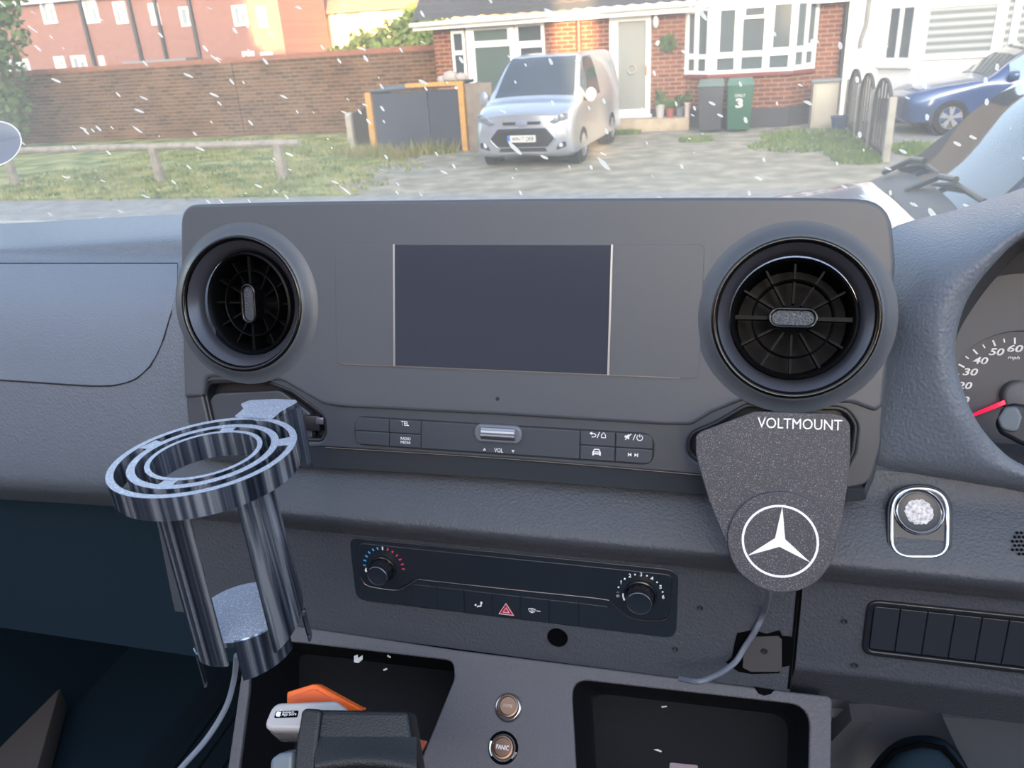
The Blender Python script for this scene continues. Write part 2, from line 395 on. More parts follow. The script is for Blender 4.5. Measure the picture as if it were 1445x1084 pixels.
a, b = FAS.px(1078, 917); mb = MB(); mb.lathe(FAS, [(.0026, .0018), (.0022, .0024), (.0012, .0021), (.0001, .0019)], 16, a, b); mb.build('bracket_bolt', m_groove, dash)

def on_band(x, y, up=.0008):
    yv = vpY(x, y); pts_ = [(630, .495), (660, .487), (690, .474), (720, .462), (748, .452), (758, .4505)]
    for (a, A), (b, B) in zip(pts_, pts_[1:]):
        if yv <= b: return onY(x, y, A+(B-A)*(yv-a)/(b-a)-up)
    return onY(x, y, .4505-up)
mb = MB()
for gy in range(6):
    for gx in range(5):
        x, y = 1429+gx*6.2+(gy % 2)*3.1, 752+gy*6
        if (x-1443)**2+(y-767)**2 < 300: mb.lathe(Fr(on_band(x, y), 41), [(.0009, 0), (.0007, .0004), (.0001, .0003)], 8)
mb.build('speaker_perforation', m_hole, dash)

# ------------------------------------------------------------------ infotainment panel
inf = thing('infotainment_panel', 'wide satin grey centre panel with blank screen, two round vents and a button strip', 'infotainment panel', PAN.w(0, -.12, -.02))
upper_px = [(254, 345, 0), (254, 288, .034), (400, 284, 0), (720, 280, 0), (1000, 278, 0), (1150, 278, 0), (1257, 281, .046), (1264, 372, .02), (1256, 480, 0), (1248, 572, 0),
            (1236, 582, .004), (1205, 570, .006), (1050, 565, .012), (1003, 584, .014), (976, 601, .012), (930, 600, 0), (700, 586, 0), (480, 575, .010), (455, 571, .012), (398, 538, .014), (290, 531, .008), (285, 560, .004), (259, 562, .002), (255, 440, 0)]
up = rpoly([(*P(x, y), r) for x, y, r in upper_px])
hl = PAN.px(346, 429); hr = PAN.px(1120, 449)
VR = .0475
up_holes = [circ(*hl, VR-.002, 64), circ(*hr, VR-.002, 64)]
plate('upper_panel', PAN, [up]+up_holes, -.018, 0, m_panel, inf, .0028, 5, 60)
# lower trim: flat face down to a ridge, then a face that slopes back underneath
low_px = [(262, 545, .001), (290, 522, .002), (400, 528, .01), (455, 560, .01), (480, 566, .01), (700, 577, 0), (930, 590, 0), (976, 590, .01), (1003, 574, .01), (1050, 556, .01), (1200, 559, .006), (1248, 552, .001), (1243, 630, .01), (1228, 684, .03), (1190, 690, .01), (960, 668, 0), (720, 648, 0), (460, 631, 0), (430, 632, .02), (265, 620, .03)]
low = rpoly([(*P(x, y, -.003), r) for x, y, r in low_px])
pock_r_px = [(968, 640, .010), (971, 612, .016), (1010, 596, .012), (1052, 571, .012), (1195, 575, .014), (1212, 600, .012), (1207, 640, .012), (1190, 672, .014), (985, 655, .014)]
pock_l_px = [(285, 556, .010), (292, 538, .008), (372, 536, .010), (412, 552, .010), (458, 586, .010), (461, 612, .010), (455, 624, .008), (300, 622, .010)]
pr_ = rpoly([(*P(x, y, -.003), r) for x, y, r in pock_r_px]); pl_ = rpoly([(*P(x, y, -.003), r) for x, y, r in pock_l_px])
def rect_(x0, x1, z0, z1): return [(x0, z0), (x1, z0), (x1, z1), (x0, z1)]
def inset(lp, d):
    out = []; n = len(lp); ar = sum(lp[i][0]*lp[(i+1) % n][1]-lp[(i+1) % n][0]*lp[i][1] for i in range(n))
    for i in range(n):
        a, p, b = Vector(lp[i-1]), Vector(lp[i]), Vector(lp[(i+1) % n]); t = (b-a)
        if t.length < 1e-9: out.append(tuple(p)); continue
        t.normalize(); nn = Vector((-t.y, t.x))*(1 if ar > 0 else -1); out.append(tuple(p+nn*d))
    return out
bk = [P(x, y, -.01) for x, y in ((270, 520), (500, 555), (1000, 565), (1235, 545), (1232, 640), (1190, 676), (970, 655), (460, 622), (275, 612))]
_bk = rpoly(bk, .004)
plate('lower_trim', PAN, [low, pr_, pl_], -.020, -.003, m_trim, inf, .0014, 4, 60)
for nm, lp in (('pocket_rim', pr_), ('pocket_rim', pl_)):
    plate(nm, PAN, [inset(lp, -.0006), inset(lp, .0026)], -.019, -.0045, m_blk2, inf, .0012, 3, 60)
    plate('pocket_floor', PAN, [inset(lp, .001)], -.022, -.016, m_blk2, inf, .0005)
# under bevel from ridge to bottom edge
rows = []
rid = [(263, 618), (330, 626), (460, 631.5), (720, 648), (960, 668), (1190, 690), (1222, 683), (1239, 636)]
bot = [(264, 640), (330, 652), (460, 660), (720, 676), (960, 695), (1190, 708), (1226, 692), (1242, 636)]
r1 = [PAN.w(*P(x, y, -.004), -.004) for x, y in rid]; r2 = [PAN.w(*P(x, y, -.012), -.012) for x, y in bot]; r3 = [p+Vector((0, .02, 0)) for p in r2]; r0_ = [p+Vector((0, .012, .002)) for p in r1]
mb = MB(); mb.grid([catmull([tuple(p) for p in r], 4) for r in (r0_, r1, r2, r3)]); mb.build('lower_bevel', m_trim, inf, 25)
mb = MB(); mb.tube([p+PAN.n*.0006 for p in map(Vector, catmull([tuple(p) for p in r1[2:6]], 6))], .0006, 6); mb.build('ridge_reflection', mat('painted_warm_reflection', '#5a5048', .25, .6), inf)  # warm reflection along the ridge, painted as a thin strip
# screen
sc = [PAN.px(*p) for p in ((472, 345), (962, 345), (960, 534), (472, 517))]
x0, x1 = P(474, 430)[0], P(990, 440)[0]; y0, y1 = P(708, 523)[1], P(708, 345)[1]
plate('display_surround', PAN, [rpoly([(x0, y0), (x1, y0), (x1, y1), (x0, y1)], .003)], -.003, .0004, m_panel, inf, .0003)
sx0, sx1 = P(557, 430)[0], P(861.5, 430)[0]
scr = plate('screen', PAN, [rpoly([(sx0, y0+.0006), (sx1, y0+.0006), (sx1, y1-.0004), (sx0, y1-.0004)], .0006)], -.001, .0008, m_screen, inf, .0003)
for x in (sx0, sx1):
    mb = MB(); mb.fbox(PAN, x-.00065, x+.00065, y0, y1, 0, .0013); mb.build('silver_strip', m_silver, inf)
mb = MB(); mb.fbox(PAN, x0+.004, x1-.012, y0-.0003, y0+.0003, 0, .0010); mb.build('lower_strip', mat('thin_strip', '#77716f', .4, .6), inf)
a, b = P(702, 563); mb = MB(); mb.lathe(PAN, [(.0014, .0001), (.0011, .0004), (.0001, .0001)], 16, a, b); mb.build('sensor_dot', m_groove, inf)
# button strip
b0 = [P(x, y, -.002) for x, y in ((501, 583), (922, 616), (922, 657), (501, 629))]
bx0, bx1 = b0[0][0], b0[1][0]; by1 = P(712, 601, -.002)[1]; by0 = P(712, 641, -.002)[1]
m_btn = mat('button_satin', '#373d46', .38)
strip = plate('button_strip', PAN, [rpoly([(bx0-.0008, by0-.0008), (bx1+.0008, by0-.0008), (bx1+.0008, by1+.0008), (bx0-.0008, by1+.0008)], .0085)], -.006, -.0024, m_groove, inf, .0003)
bm_ = (by0+by1)/2; cl = [bx0, P(548, 608)[0], P(593, 610)[0]]; cr = [P(818, 625)[0], P(868, 630)[0], bx1]
def button(x0, x1, y0, y1, rad, fr=PAN, c0=-.004, c1=-.0014, m=m_btn, par=None, nm='button'):
    g = .00025; pts = [(x0+g, y0+g), (x1-g, y0+g), (x1-g, y1-g), (x0+g, y1-g)]
    return plate(nm, fr, [rpoly([(*p, r) for p, r in zip(pts, rad)])], c0, c1, m, par, .0005, 3)
R8 = .008
btn = {}
for i, (xa, xb) in enumerate(zip(cl, cl[1:])):
    btn['l', i, 1] = button(xa, xb, bm_, by1, [.0004, .0004, .0004, R8 if i == 0 else .0004], par=inf)
    btn['l', i, 0] = button(xa, xb, by0, bm_, [R8 if i == 0 else .0004, .0004, .0004, .0004], par=inf)
for i, (xa, xb) in enumerate(zip(cr, cr[1:])):
    btn['r', i, 1] = button(xa, xb, bm_, by1, [.0004, .0004, R8 if i == 1 else .0004, .0004], par=inf)
    btn['r', i, 0] = button(xa, xb, by0, bm_, [.0004, R8 if i == 1 else .0004, .0004, .0004], par=inf)
mid_b = button(cl[2], cr[0], by0, by1, [.0004]*4, par=inf, nm='volume_plate')
cz = -.0013
def mid(t): return (t[0]+t[1])/2
text('legend', 'TEL', PAN, *P(570.5, 598), cz, .0033, m_white, btn['l', 1, 1], wide=.0060, bold=.01)
text('legend', 'RADIO', PAN, *P(571.5, 619.5), cz, .0020, m_white, btn['l', 1, 0], wide=.0076)
text('legend', 'MEDIA', PAN, *P(571.5, 624.8), cz, .0020, m_white, btn['l', 1, 0], wide=.0076)
text('legend', 'VOL', PAN, *P(703, 636), cz, .0030, m_white, mid_b, wide=.0064)
def tri(a, b, r, up=1): return [(a-r, b-r*.8*up), (a+r, b-r*.8*up), (a, b+r*.9*up)]
for x, y, u_ in ((683, 634.5, 1), (723.5, 637.5, -1)):
    a, b = P(x, y); shapes('legend', PAN, [[tri(a, b, .0011, u_), tri(a, b, .0005, u_)]], cz, m_white, mid_b)
# back / home
a, b = P(843, 614.5); u = .001
home = [(a+2.6*u, b-1.6*u), (a+5.4*u, b-1.6*u), (a+5.4*u, b+.2*u), (a+4*u, b+1.9*u), (a+2.6*u, b+.2*u)]
shapes('legend', PAN, [stroke(home, .0005*1.1, True), [[(a-5.6*u, b+.9*u), (a-3.8*u, b+2.2*u), (a-3.8*u, b-.2*u)]], stroke([(a-4*u, b+.9*u), (a-2.2*u, b+.8*u), (a-1.2*u, b+0*u), (a-1.3*u, b-.9*u), (a-2.6*u, b-1.5*u), (a-4*u, b-1.5*u)], .0006), stroke([(a-.3*u, b-2*u), (a+1.3*u, b+2.2*u)], .0005)], cz, m_white, btn['r', 0, 1])
a, b = P(894, 617.5)
sp_ = [[(a-6*u, b-.6*u), (a-4.8*u, b-.6*u), (a-3*u, b-1.9*u), (a-3*u, b+2*u), (a-4.8*u, b+.8*u), (a-6*u, b+.8*u)]]
arc_ = [(a+4*u+1.9*u*cos(t), b-.2*u+1.9*u*sin(t)) for t in [radians(120+300*k/14) for k in range(15)]]
shapes('legend', PAN, [sp_, stroke([(a-5.6*u, b-2*u), (a-1.6*u, b+2.2*u)], .0006), stroke([(a-.4*u, b-2*u), (a+1.2*u, b+2.2*u)], .0005), stroke(arc_, .0005), stroke([(a+4*u, b+.2*u), (a+4*u, b+2.3*u)], .0005)], cz, m_white, btn['r', 1, 1])
a, b = P(841.5, 639)
shapes('legend', PAN, [stroke([(a-2.2*u, b+.6*u), (a-1.5*u, b+2.1*u), (a+1.5*u, b+2.1*u), (a+2.2*u, b+.6*u)], .0007), stroke([(a-2.7*u, b+.3*u), (a+2.7*u, b+.3*u)], .0006), stroke([(a-2.4*u, b+.2*u), (a-2.4*u, b-2.2*u)], .0010), stroke([(a+2.4*u, b+.2*u), (a+2.4*u, b-2.2*u)], .0010), stroke([(a-2.6*u, b-1*u), (a+2.6*u, b-1*u)], .0008)], cz, m_white, btn['r', 0, 0])
a, b = P(893, 642.5)
shapes('legend', PAN, [[[(a-1*u, b-1.2*u), (a-1*u, b+1.2*u), (a-2.8*u, b)]], stroke([(a-3.1*u, b-1.2*u), (a-3.1*u, b+1.2*u)], .0006), [[(a+1*u, b-1.2*u), (a+1*u, b+1.2*u), (a+2.8*u, b)]], stroke([(a+3.1*u, b-1.2*u), (a+3.1*u, b+1.2*u)], .0006)], cz, m_white, btn['r', 1, 0])
# volume roller: cup and knurled cylinder
a, b = P(703, 612.5)
mb = MB(); rows = []
for k in range(9):
    t = k/8; w_ = .0165; 
    rows.append([PAN.w(a + w_*cos(2*pi*j/32)*(1-.12*t), b + .0072*sin(2*pi*j/32)*(1-.12*t), -.0012 - .004*t) for j in range(32)])
mb.grid(rows, 0, True); mb.f.append(tuple(range(8*32, 9*32))); mb.mi.append(0)
plate('roller_end_caps', PAN, [[(a+(.0122 if x > 0 else -.0122)+x*.0052, b+y*.0066) for x, y in [(cos(2*pi*k/40), sin(2*pi*k/40)) for k in range(40)]]], -.003, .0012, mat('roller_caps', '#5a5f69', .35), inf, .0016, 3, 60)
mb = MB(); ax = .0126; sec = []
for k in range(48): 
    t = 2*pi*k/48; r = .0062 + (.00018 if k % 2 else 0); sec.append((r*cos(t), r*sin(t)))
rows = [[PAN.w(a+x, b+q[0]*s_, -.0035+q[1]*s_) for q in sec] for x, s_ in ((-ax, .9), (-ax+.0006, 1), (ax-.0006, 1), (ax, .9))]
mb.grid(rows, 0, True); mb.f += [tuple(range(48)), tuple(range(144, 192))]; mb.mi += [0, 0]
rol = mb.build('volume_roller', mat('knurled_silver', '#8d8f96', .32, .9), inf, 20)
mb = MB(); mb.tube([PAN.w(a-ax*.97, b-.0012, .0027), PAN.w(a+ax*.97, b-.0012, .0027)], .0006, 8); mb.build('chrome_bar', m_chrome, rol)

# ------------------------------------------------------------------ air vents (parts of the panel, with their own vanes)
def vent(cx, cy, tab_rot, yaw, pitch):
    m_vb = mat('vent_black', '#07080a', .45, spec=.12)
    m_ring = mat('vent_satin_ring', '#4b4d57', .3, .55)
    t = MB(); t.lathe(PAN, [(.0600, .0000), (.0575, .0006), (.0545, .0022), (.0520, .0046), (.0508, .0058), (.0500, .0060)], 96, cx, cy); bez = t.build('vent_surround', m_panel, inf, 60)
    t = MB(); t.lathe(PAN, [(.0502, .0050), (.0500, .0066), (.0488, .0074), (.0474, .0070), (.0466, .0056), (.0464, .0030)], 96, cx, cy); t.build('gloss_rim', m_black, bez, 60)
    t = MB(); t.lathe(PAN, [(.0466, .0040), (.0458, .0050), (.0420, .0012), (.0394, -.0026), (.0388, -.006)], 96, cx, cy); t.build('satin_ring', m_ring, bez, 50)
    # the turned ball: own frame
    R3 = Matrix.Rotation(yaw, 3, PAN.y) @ Matrix.Rotation(pitch, 3, PAN.x)
    fr = Fr(PAN.w(cx, cy, -.004), ax=(R3 @ PAN.x, R3 @ PAN.y, R3 @ PAN.n))
    t = MB(); t.lathe(fr, [(.0385, -.010), (.0390, -.004), (.0382, .0004), (.0368, .0012), (.0358, 0), (.0352, -.004), (.034, -.030), (.0001, -.034)], 96); br = t.build('vent_barrel', m_vb, bez, 45)
    t = MB(); t.lathe(fr, [(.0252, -.014), (.0252, -.004), (.0246, -.0034), (.0240, -.004), (.0240, -.014)], 64); t.build('inner_ring', m_vb, bez, 40)
    for k in range(12):
        an = 2*pi*k/12 + tab_rot; ca, sa = cos(an), sin(an); t = MB(); w_ = .0007
        q = [(.010, -.0085), (.0355, -.0055)]; pts = []
        for (r, c), dc in ((q[0], -.010), (q[1], -.012)):
            pts.append((r, c, dc))
        lo = []; hi = []
        for r, c, dc in pts:
            for s_ in (-1, 1):
                x, y = r*ca - s_*w_*sa, r*sa + s_*w_*ca; hi.append(fr.w(x, y, c)); lo.append(fr.w(x, y, c+dc))
        t.hexa([lo[0], lo[2], lo[3], lo[1], hi[0], hi[2], hi[3], hi[1]]); t.build('vane', m_vb, bez, 30)
    for s_ in (-1, 1):
        ca, sa = cos(tab_rot), sin(tab_rot); t = MB()
        q = [fr.w(r*ca*s_ - e*sa, r*sa*s_ + e*ca, c) for c in (-.010, -.0035) for r, e in ((.012, -.0011), (.0352, -.0014), (.0352, .0014), (.012, .0011))]
        t.hexa(q); t.build('cross_bar', m_vb, bez, 30)
    def cap(hx, hy, n=12):
        o_ = []
        for k in range(2*n+2):
            an = -pi/2 + pi*k/n if k <= n else pi/2 + pi*(k-n-1)/n
            x, y = (hx-hy)*(1 if k <= n else -1) + hy*cos(an), hy*sin(an); o_.append((x*cos(tab_rot)-y*sin(tab_rot), x*sin(tab_rot)+y*cos(tab_rot)))
        return o_
    plate('tab_rim', fr, [cap(.0152, .0068), cap(.0128, .0046)], -.010, .0006, m_black, bez, .0011, 3, 60)
    m_tab = mat('knurled_tab', '#3a3f47', .4); bumpy(m_tab, 900, .0006, 'voronoi')
    plate('tab', fr, [cap(.0131, .0048)], -.010, -.0010, m_tab, bez, .0006, 3, 60)
    return bez
vent(hl[0], hl[1], pi/2, radians(-7), radians(3))
vent(hr[0], hr[1], 0, radians(-3), radians(-8))
# slot latch beside the left pocket
a, b = P(438, 596, -.004)
mb = MB(); mb.fbox(PAN, a-.008, a+.0075, b-.0065, b+.005, -.015, -.004); pl = mb.build('cup_holder_cassette', m_blk2, inf, 30, .001)
mb = MB(); mb.fbox(PAN, *[P(443, 592)[0], P(454, 592)[0]], P(448, 600)[1], P(448, 590)[1], -.004, -.0025); mb.build('cassette_catch', mat('lit_edge', '#6d717a', .25, .6), pl, 30, .0008)
fl_px = [(296, 625, .004), (296, 556, .010), (395, 551, .010), (440, 585, .008), (440, 625, .004)]
plate('cassette_flap', PAN, [rpoly([(*P(x, y, -.008), r) for x, y, r in fl_px])], -.015, -.008, m_trim, pl, .0012, 3, 60)

# ------------------------------------------------------------------ climate control panel
Fp = FAS.px
clim = thing('climate_control_panel', 'black climate control panel with two round dials and a red hazard button', 'climate panel', FAS.w(*Fp(725, 900), 0))
A0 = Fp(498, 800)[0]; A1 = Fp(956, 850)[0]; B1 = Fp(725, 780)[1]; B0 = Fp(725, 873)[1]
m_cl = mat('climate_black', '#20262f', .34)
plate('base_plate', FAS, [rpoly([(A0, B0), (A1, B0), (A1, B1), (A0, B1)], .0095)], -.004, .0012, m_cl, clim, .0010)
s_px = [(507, 766, .005), (950, 811, .006), (944, 872, .006), (925, 876, .004), (887, 872, .012), (858, 849, .012), (840, 844, 0), (600, 819, 0), (587, 816, .010), (560, 833, .012), (520, 828, .006), (507, 815, .006)]
s_ = rpoly([(*Fp(x, y, .0024), r) for x, y, r in s_px])
plate('dial_plate', FAS, [s_], .0, .0026, mat('climate_plate', '#1f252e', .3), clim, .0009)
e_ = [FAS.w(a, b, .0022) for a, b in rpoly([(*Fp(x, y, .0024), r) for x, y, r in s_px[2:]], .004)]
k0 = [Vector(FAS.w(*Fp(x, y, .0024), .0023)) for x, y in ((945, 866), (940, 874), (925, 876.5), (905, 875), (887, 871), (872, 859), (860, 850), (845, 845), (720, 832), (605, 819.5), (590, 818), (575, 827), (560, 833), (530, 829.5), (516, 825), (508, 814))]
mb = MB(); mb.tube(catmull([tuple(p) for p in k0], 5), .00055, 6); mb.build('edge_line', mat('edge_glint', '#585455', .25, .7), clim)
bxs = [Fp(x, y)[0] for x, y in ((582, 838), (618, 843), (656, 848), (696, 853), (735.5, 857), (775.5, 861), (817, 866), (859, 872))]
by_1, by_0 = Fp(676, 833)[1], Fp(676, 865.5)[1]
cb = []
for i in range(7):
    r = [.0003, .0003, .003 if i == 6 else .0003, .003 if i == 0 else .0003]
    cb.append(button(bxs[i], bxs[i+1], by_0, by_1, r, FAS, .0004, .0019, m_cl, clim))
c_ = .0020
def dot(a, b, r, n=14): return [circ(a, b, r, n)]
a, b = Fp(676, 851.5); u = .001
shapes('legend', FAS, [dot(a-2.1*u, b-.3*u, .0008), dot(a+2.6*u, b+2.2*u, .0009), stroke([(a+2.4*u, b+1*u), (a+2.0*u, b-1*u), (a-.2*u, b-1.2*u), (a-.9*u, b-2.2*u)], .0010), ], c_, m_white, cb[2])
a, b = Fp(715.3, 857.5)
mr = mat('hazard_red', '#a8273f', .35)
hz = plate('hazard_triangle', FAS, [tri(a, b, .0062)], .0016, .0024, mr, cb[3], .0002)
shapes('legend', FAS, [stroke(tri(a, b+.0001, .0058), .0005, True), stroke(tri(a, b-.0007, .0024), .0004, True)], .0025, m_white, cb[3])
a, b = Fp(755, 860)
shapes('legend', FAS, [stroke([(a-4.6*u, b+1.4*u), (a-2*u, b+2*u), (a+.8*u, b+1.2*u), (a+.1*u, b-1*u), (a-3.8*u, b-1*u)], .0005, True), stroke([(a-3*u, b+.5*u), (a-.6*u, b+.5*u)], .0004), stroke([(a-3*u, b-1.8*u), (a-1*u, b-1.8*u)], .0004)], c_, m_white, cb[4])
text('legend', 'MAX', FAS, a+3.2*u, b+.2*u, c_, .0010, m_white, cb[4])
m_knob = mat('knob_black', '#191c22', .2)
def knob(bx, by, r, cap_r, name_c):
    a, b = Fp(bx, by, .003); t = MB(); ribs = []
    t.lathe(FAS, [(r, .0026), (r, .0040), (r*.97, .0048), (r*.9, .0052)], 72, a, b)
    n = 72
    rows = []
    for c, rr in ((.0050, r*.86), (.0120, r*.82), (.0140, r*.80), (.0146, r*.77)):
        rows.append([FAS.w(a + cos(2*pi*k/n)*(rr - (.00045 if k % 6 < 2 else 0)), b + sin(2*pi*k/n)*(rr - (.00045 if k % 6 < 2 else 0)), c) for k in range(n)])
    t.grid(rows, 0, True)
    t.lathe(FAS, [(r*.77, .0146), (r*.76, .0150)], 72, a, b)
    kn = t.build('dial', m_knob, clim, 40)
    t = MB(); t.lathe(FAS, [(r*.775, .0144), (r*.765, .0152), (r*.735, .0155), (r*.72, .0151)], 72, a, b); t.build('chrome_ring', mat('thin_dial_ring', '#777c86', .25, .8), kn, 60)
    t = MB(); t.lathe(FAS, [(r*.72, .0151), (r*.5, .0149), (.0001, .0148)], 48, a, b); t.build('dial_cap', m_cl, kn, 60)
    return kn, a, b
k1, ka, kb = knob(541, 801.5, .0108, .008, '')
ticks = [(147, 288, 'b'), (149, 247, 'b'), (163, 211, 'b'), (187, 180, 'b'), (220, 157, 'b'), (258, 145, 'b'), (300, 144, 'w'), (344, 153, 'r'), (385, 174, 'r'), (421, 205, 'r'), (450, 239, 'r'), (468, 280, 'r'), (477, 321, 'r')]
mblue, mred = mat('tick_blue', '#4aa3e0', .5), mat('tick_red', '#cf3a52', .5)
for x, y, k in ticks:
    a, b = Fp(490+x/6.02, 750+y/6.02, .0027); an = atan2(b-kb, a-ka); h = .0011 if k != 'w' else .0014
    shapes('scale_tick', FAS, [stroke([(a-cos(an)*h, b-sin(an)*h), (a+cos(an)*h, b+sin(an)*h)], .0011)], .0026, {'b': mblue, 'r': mred, 'w': m_white}[k], clim)
a, b = Fp(516.5, 804.3, .005); t = MB(); t.tube([FAS.w(a+.0004, b+.0018, .0052), FAS.w(a-.0001, b, .0054), FAS.w(a+.0004, b-.0016, .0052)], [.0004, .0009, .0007], 8); t.build('pointer', m_white, k1)
k2, ka, kb = knob(904, 838.5, .0117, .009, '')
for x, y in ((884, 340), (934, 271), (1018, 237), (1115, 246), (1198, 299), (1243, 378)):
    a, b = Fp(720+x/5.78, 770+y/5.78, .0027); shapes('scale_tick', FAS, [dot(a, b, .00065)], .0026, m_white, clim)
for s__, x, y in (('1', 904, 300), ('2', 976, 245), ('3', 1067, 236), ('4', 1156, 268), ('5', 1226, 338), ('6', 1248, 419)):
    a, b = Fp(720+x/5.78, 770+y/5.78, .0027); text('numeral', s__, FAS, a, b, .0026, .0031, m_white, clim, bold=.02)
a, b = Fp(720+926/5.78, 770+416/5.78, .005); t = MB(); t.tube([FAS.w(a-.0006, b+.0026, .0052), FAS.w(a-.0004, b, .0054), FAS.w(a+.0006, b-.0026, .0053)], [.0005, .0006, .0009], 8); t.build('pointer', m_white, k2)
a, b = Fp(872, 841, .0027); shapes('fan_mark', FAS, [stroke([(a-.0013*cos(t_), b-.0013*sin(t_)), (a+.0013*cos(t_), b+.0013*sin(t_))], .0005) for t_ in (.3, 1.1, 1.9, 2.7)], .0026, m_dim, clim)
a, b = Fp(872, 836, .0027); text('fan_mark', 'OFF', FAS, a, b, .0026, .0009, m_dim, clim)

# ------------------------------------------------------------------ start button, blank switches
bp_ = prof_point(684, .477); v = ray(1297, 737); Tb = 41
n_ = Fr((0, 0, 0), Tb).n; k = (Vector((0, *bp_))-CAM).dot(n_)/v.dot(n_); STA = Fr(CAM + v*k + n_*.0035, 37); Sp = STA.px
start = thing('start_stop_button', 'chrome framed oval start button with a worn white patch, on the dash below the instruments', 'start button', STA.w(0, 0, 0))
oval = [(1255.5, 788, .012), (1339.5, 788, .012), (1340.5, 687, .026), (1256.5, 687, .026)]
ov = rpoly([(*Sp(x, y, .002), r) for x, y, r in oval], .01, 10)
plate('bezel', STA, [inset(ov, -.0018), inset(ov, .0002)], -.004, .0014, m_blk2, start, .0010)
plate('chrome_frame', STA, [ov, inset(ov, .0022)], -.004, .0026, m_chrome, start, .0009)
plate('oval_dish', STA, [inset(ov, .0018)], -.006, .0002, m_black, start, .0003)
a, b = Sp(1297.5, 722.5, .003); rr = Sp(1330, 722)[0]-a
t = MB(); t.lathe(STA, [(rr+.0006, .0), (rr+.0004, .0034), (rr-.0006, .0042), (rr-.0016, .0036), (rr-.002, .0024)], 64, a, b); t.build('push_ring', m_chrome, start, 60)
t = MB(); t.lathe(STA, [(rr-.0016, .0028), (rr-.004, .0022), (.0001, .0020)], 48, a, b); pb = t.build('push_face', m_blk2, start, 60)
random.seed(3); wv = [(a+(.0083+random.uniform(-.0006, .0006))*cos(2*pi*k/40), b+(.0080+random.uniform(-.0006, .0006))*sin(2*pi*k/40)) for k in range(40)]
plate('worn_patch', STA, [wv], .0018, .0026, mottled('worn_white', '#8e8c90', '#d5d3d4', 500, .5), pb, .0001)
swt = thing('switch_panel', 'row of plain black blank switches set into the lower dash on the right', 'switch panel', FAS.w(*Fp(1330, 930), 0))
sa0, sa1 = Fp(1219, 885)[0], Fp(1640, 930)[0]; sb1, sb0 = Fp(1236, 846)[1], Fp(1241, 925)[1]
so_ = rpoly([(sa0, sb0), (sa1, sb0), (sa1, sb1), (sa0, sb1)], .0085)
plate('switch_bezel', FAS, [so_, inset(so_, .0042)], -.004, .0022, m_blk2, swt, .0012)
plate('switch_tray', FAS, [inset(so_, .002)], -.006, .0002, m_hole, swt, .0003)
sx = [sa0+.0046, Fp(1266, 890)[0], Fp(1304, 895)[0], Fp(1342, 898)[0], Fp(1380, 902)[0], Fp(1418, 905)[0]]
st_ = sx[-1]-sx[-2]; sx += [sx[-1]+st_*k for k in range(1, 7) if sx[-1]+st_*k < sa1-.004]
for i in range(len(sx)-1):
    button(sx[i], sx[i+1], sb0+.005, sb1-.0046, [.002 if i == 0 else .0004, .0004, .0004, .002 if i == 0 else .0004], FAS, -.002, .0012, mat('blank_switch', '#242931', .4), swt, 'blank_switch')

# ------------------------------------------------------------------ instrument cluster and stalk
INS = Fr(onY(1436, 558, .565), 18); Ip = INS.px
ins = thing('instrument_cluster', 'grey speedometer with white mph numerals and a red needle inside the dash cowl', 'instrument cluster', INS.w(0, -.06, 0))
m_face = mat('dial_face', '#4c4e55', .6); m_hood = mat('dial_hood', '#55585f', .6)
rr = abs(Ip(1436, 468)[1])
plate('binnacle_back', INS, [rect_(Ip(1346, 480)[0]-.01, 2*(XM-INS.o.x)+.05, -.10, Ip(1480, 318)[1])], -.030, -.024, mat('binnacle_dark', '#2b2e34', .7), ins, .001)
t = MB(); t.lathe(INS, [(rr*1.9, .002), (rr*1.12, .001), (rr*1.02, .0005), (rr*1.0, -.003)], 96, 0, 0); t.build('dial_surround', m_hood, ins, 60)
t = MB(); t.lathe(INS, [(rr*1.01, -.003), (rr*.6, -.0032), (.0001, -.0032)], 96); t.build('dial_face', m_face, ins, 60)
for nm, x, y in (('60', 455, 255), ('50', 325, 278), ('40', 213, 340), ('30', 143, 418), ('20', 103, 512), ('10', 85, 612)):
    a, b = Ip(1340+x/4.924, 440+y/4.924, -.003); text('numeral', nm, INS, a, b, -.0028, .0052, m_white, ins, wide=.0098, shear=.22, bold=.025)
a, b = Ip(1340+445/4.924, 440+322/4.924, -.003); text('unit_mark', 'mph', INS, a, b, -.0028, .0034, m_white, ins, wide=.0074, shear=.22, bold=.015)
for x, y, big in ((452, 202, 1), (378, 200, 0), (308, 218, 1), (237, 240, 0), (178, 278, 1), (121, 318, 0), (82, 375, 1), (50, 430, 0), (30, 487, 1), (26, 560, 0)):
    a, b = Ip(1340+x/4.924, 440+y/4.924, -.003); an = atan2(b, a); h = .0022 if big else .0014
    shapes('tick', INS, [stroke([(a-cos(an)*h, b-sin(an)*h), (a+cos(an)*h, b+sin(an)*h)], .0011 if big else .0008)], -.0028, m_white, ins)
a, b = Ip(1366, 589, .004); an = atan2(b, a); l_ = sqrt(a*a+b*b)
m_ndl = mat('needle_red', '#f01040', .35, emit=.55)
t = MB(); w_ = .0011; q = [(.006, w_*1.5), (l_, w_*.8), (l_, -w_*.8), (.006, -w_*1.5)]
t.prism([INS.w(r*cos(an)-e*sin(an), r*sin(an)+e*cos(an), .003) for r, e in q], [INS.w(r*cos(an)-e*sin(an), r*sin(an)+e*cos(an), .0044) for r, e in q]); t.build('needle', m_ndl, ins)
t = MB(); t.lathe(INS, [(.0105, -.0032), (.0105, .003), (.0098, .005), (.008, .0058), (.0001, .0062)], 40); t.build('needle_hub', m_hood, ins, 50)
STK = Fr(atD(1427, 598, .50), ax=None, T=30)
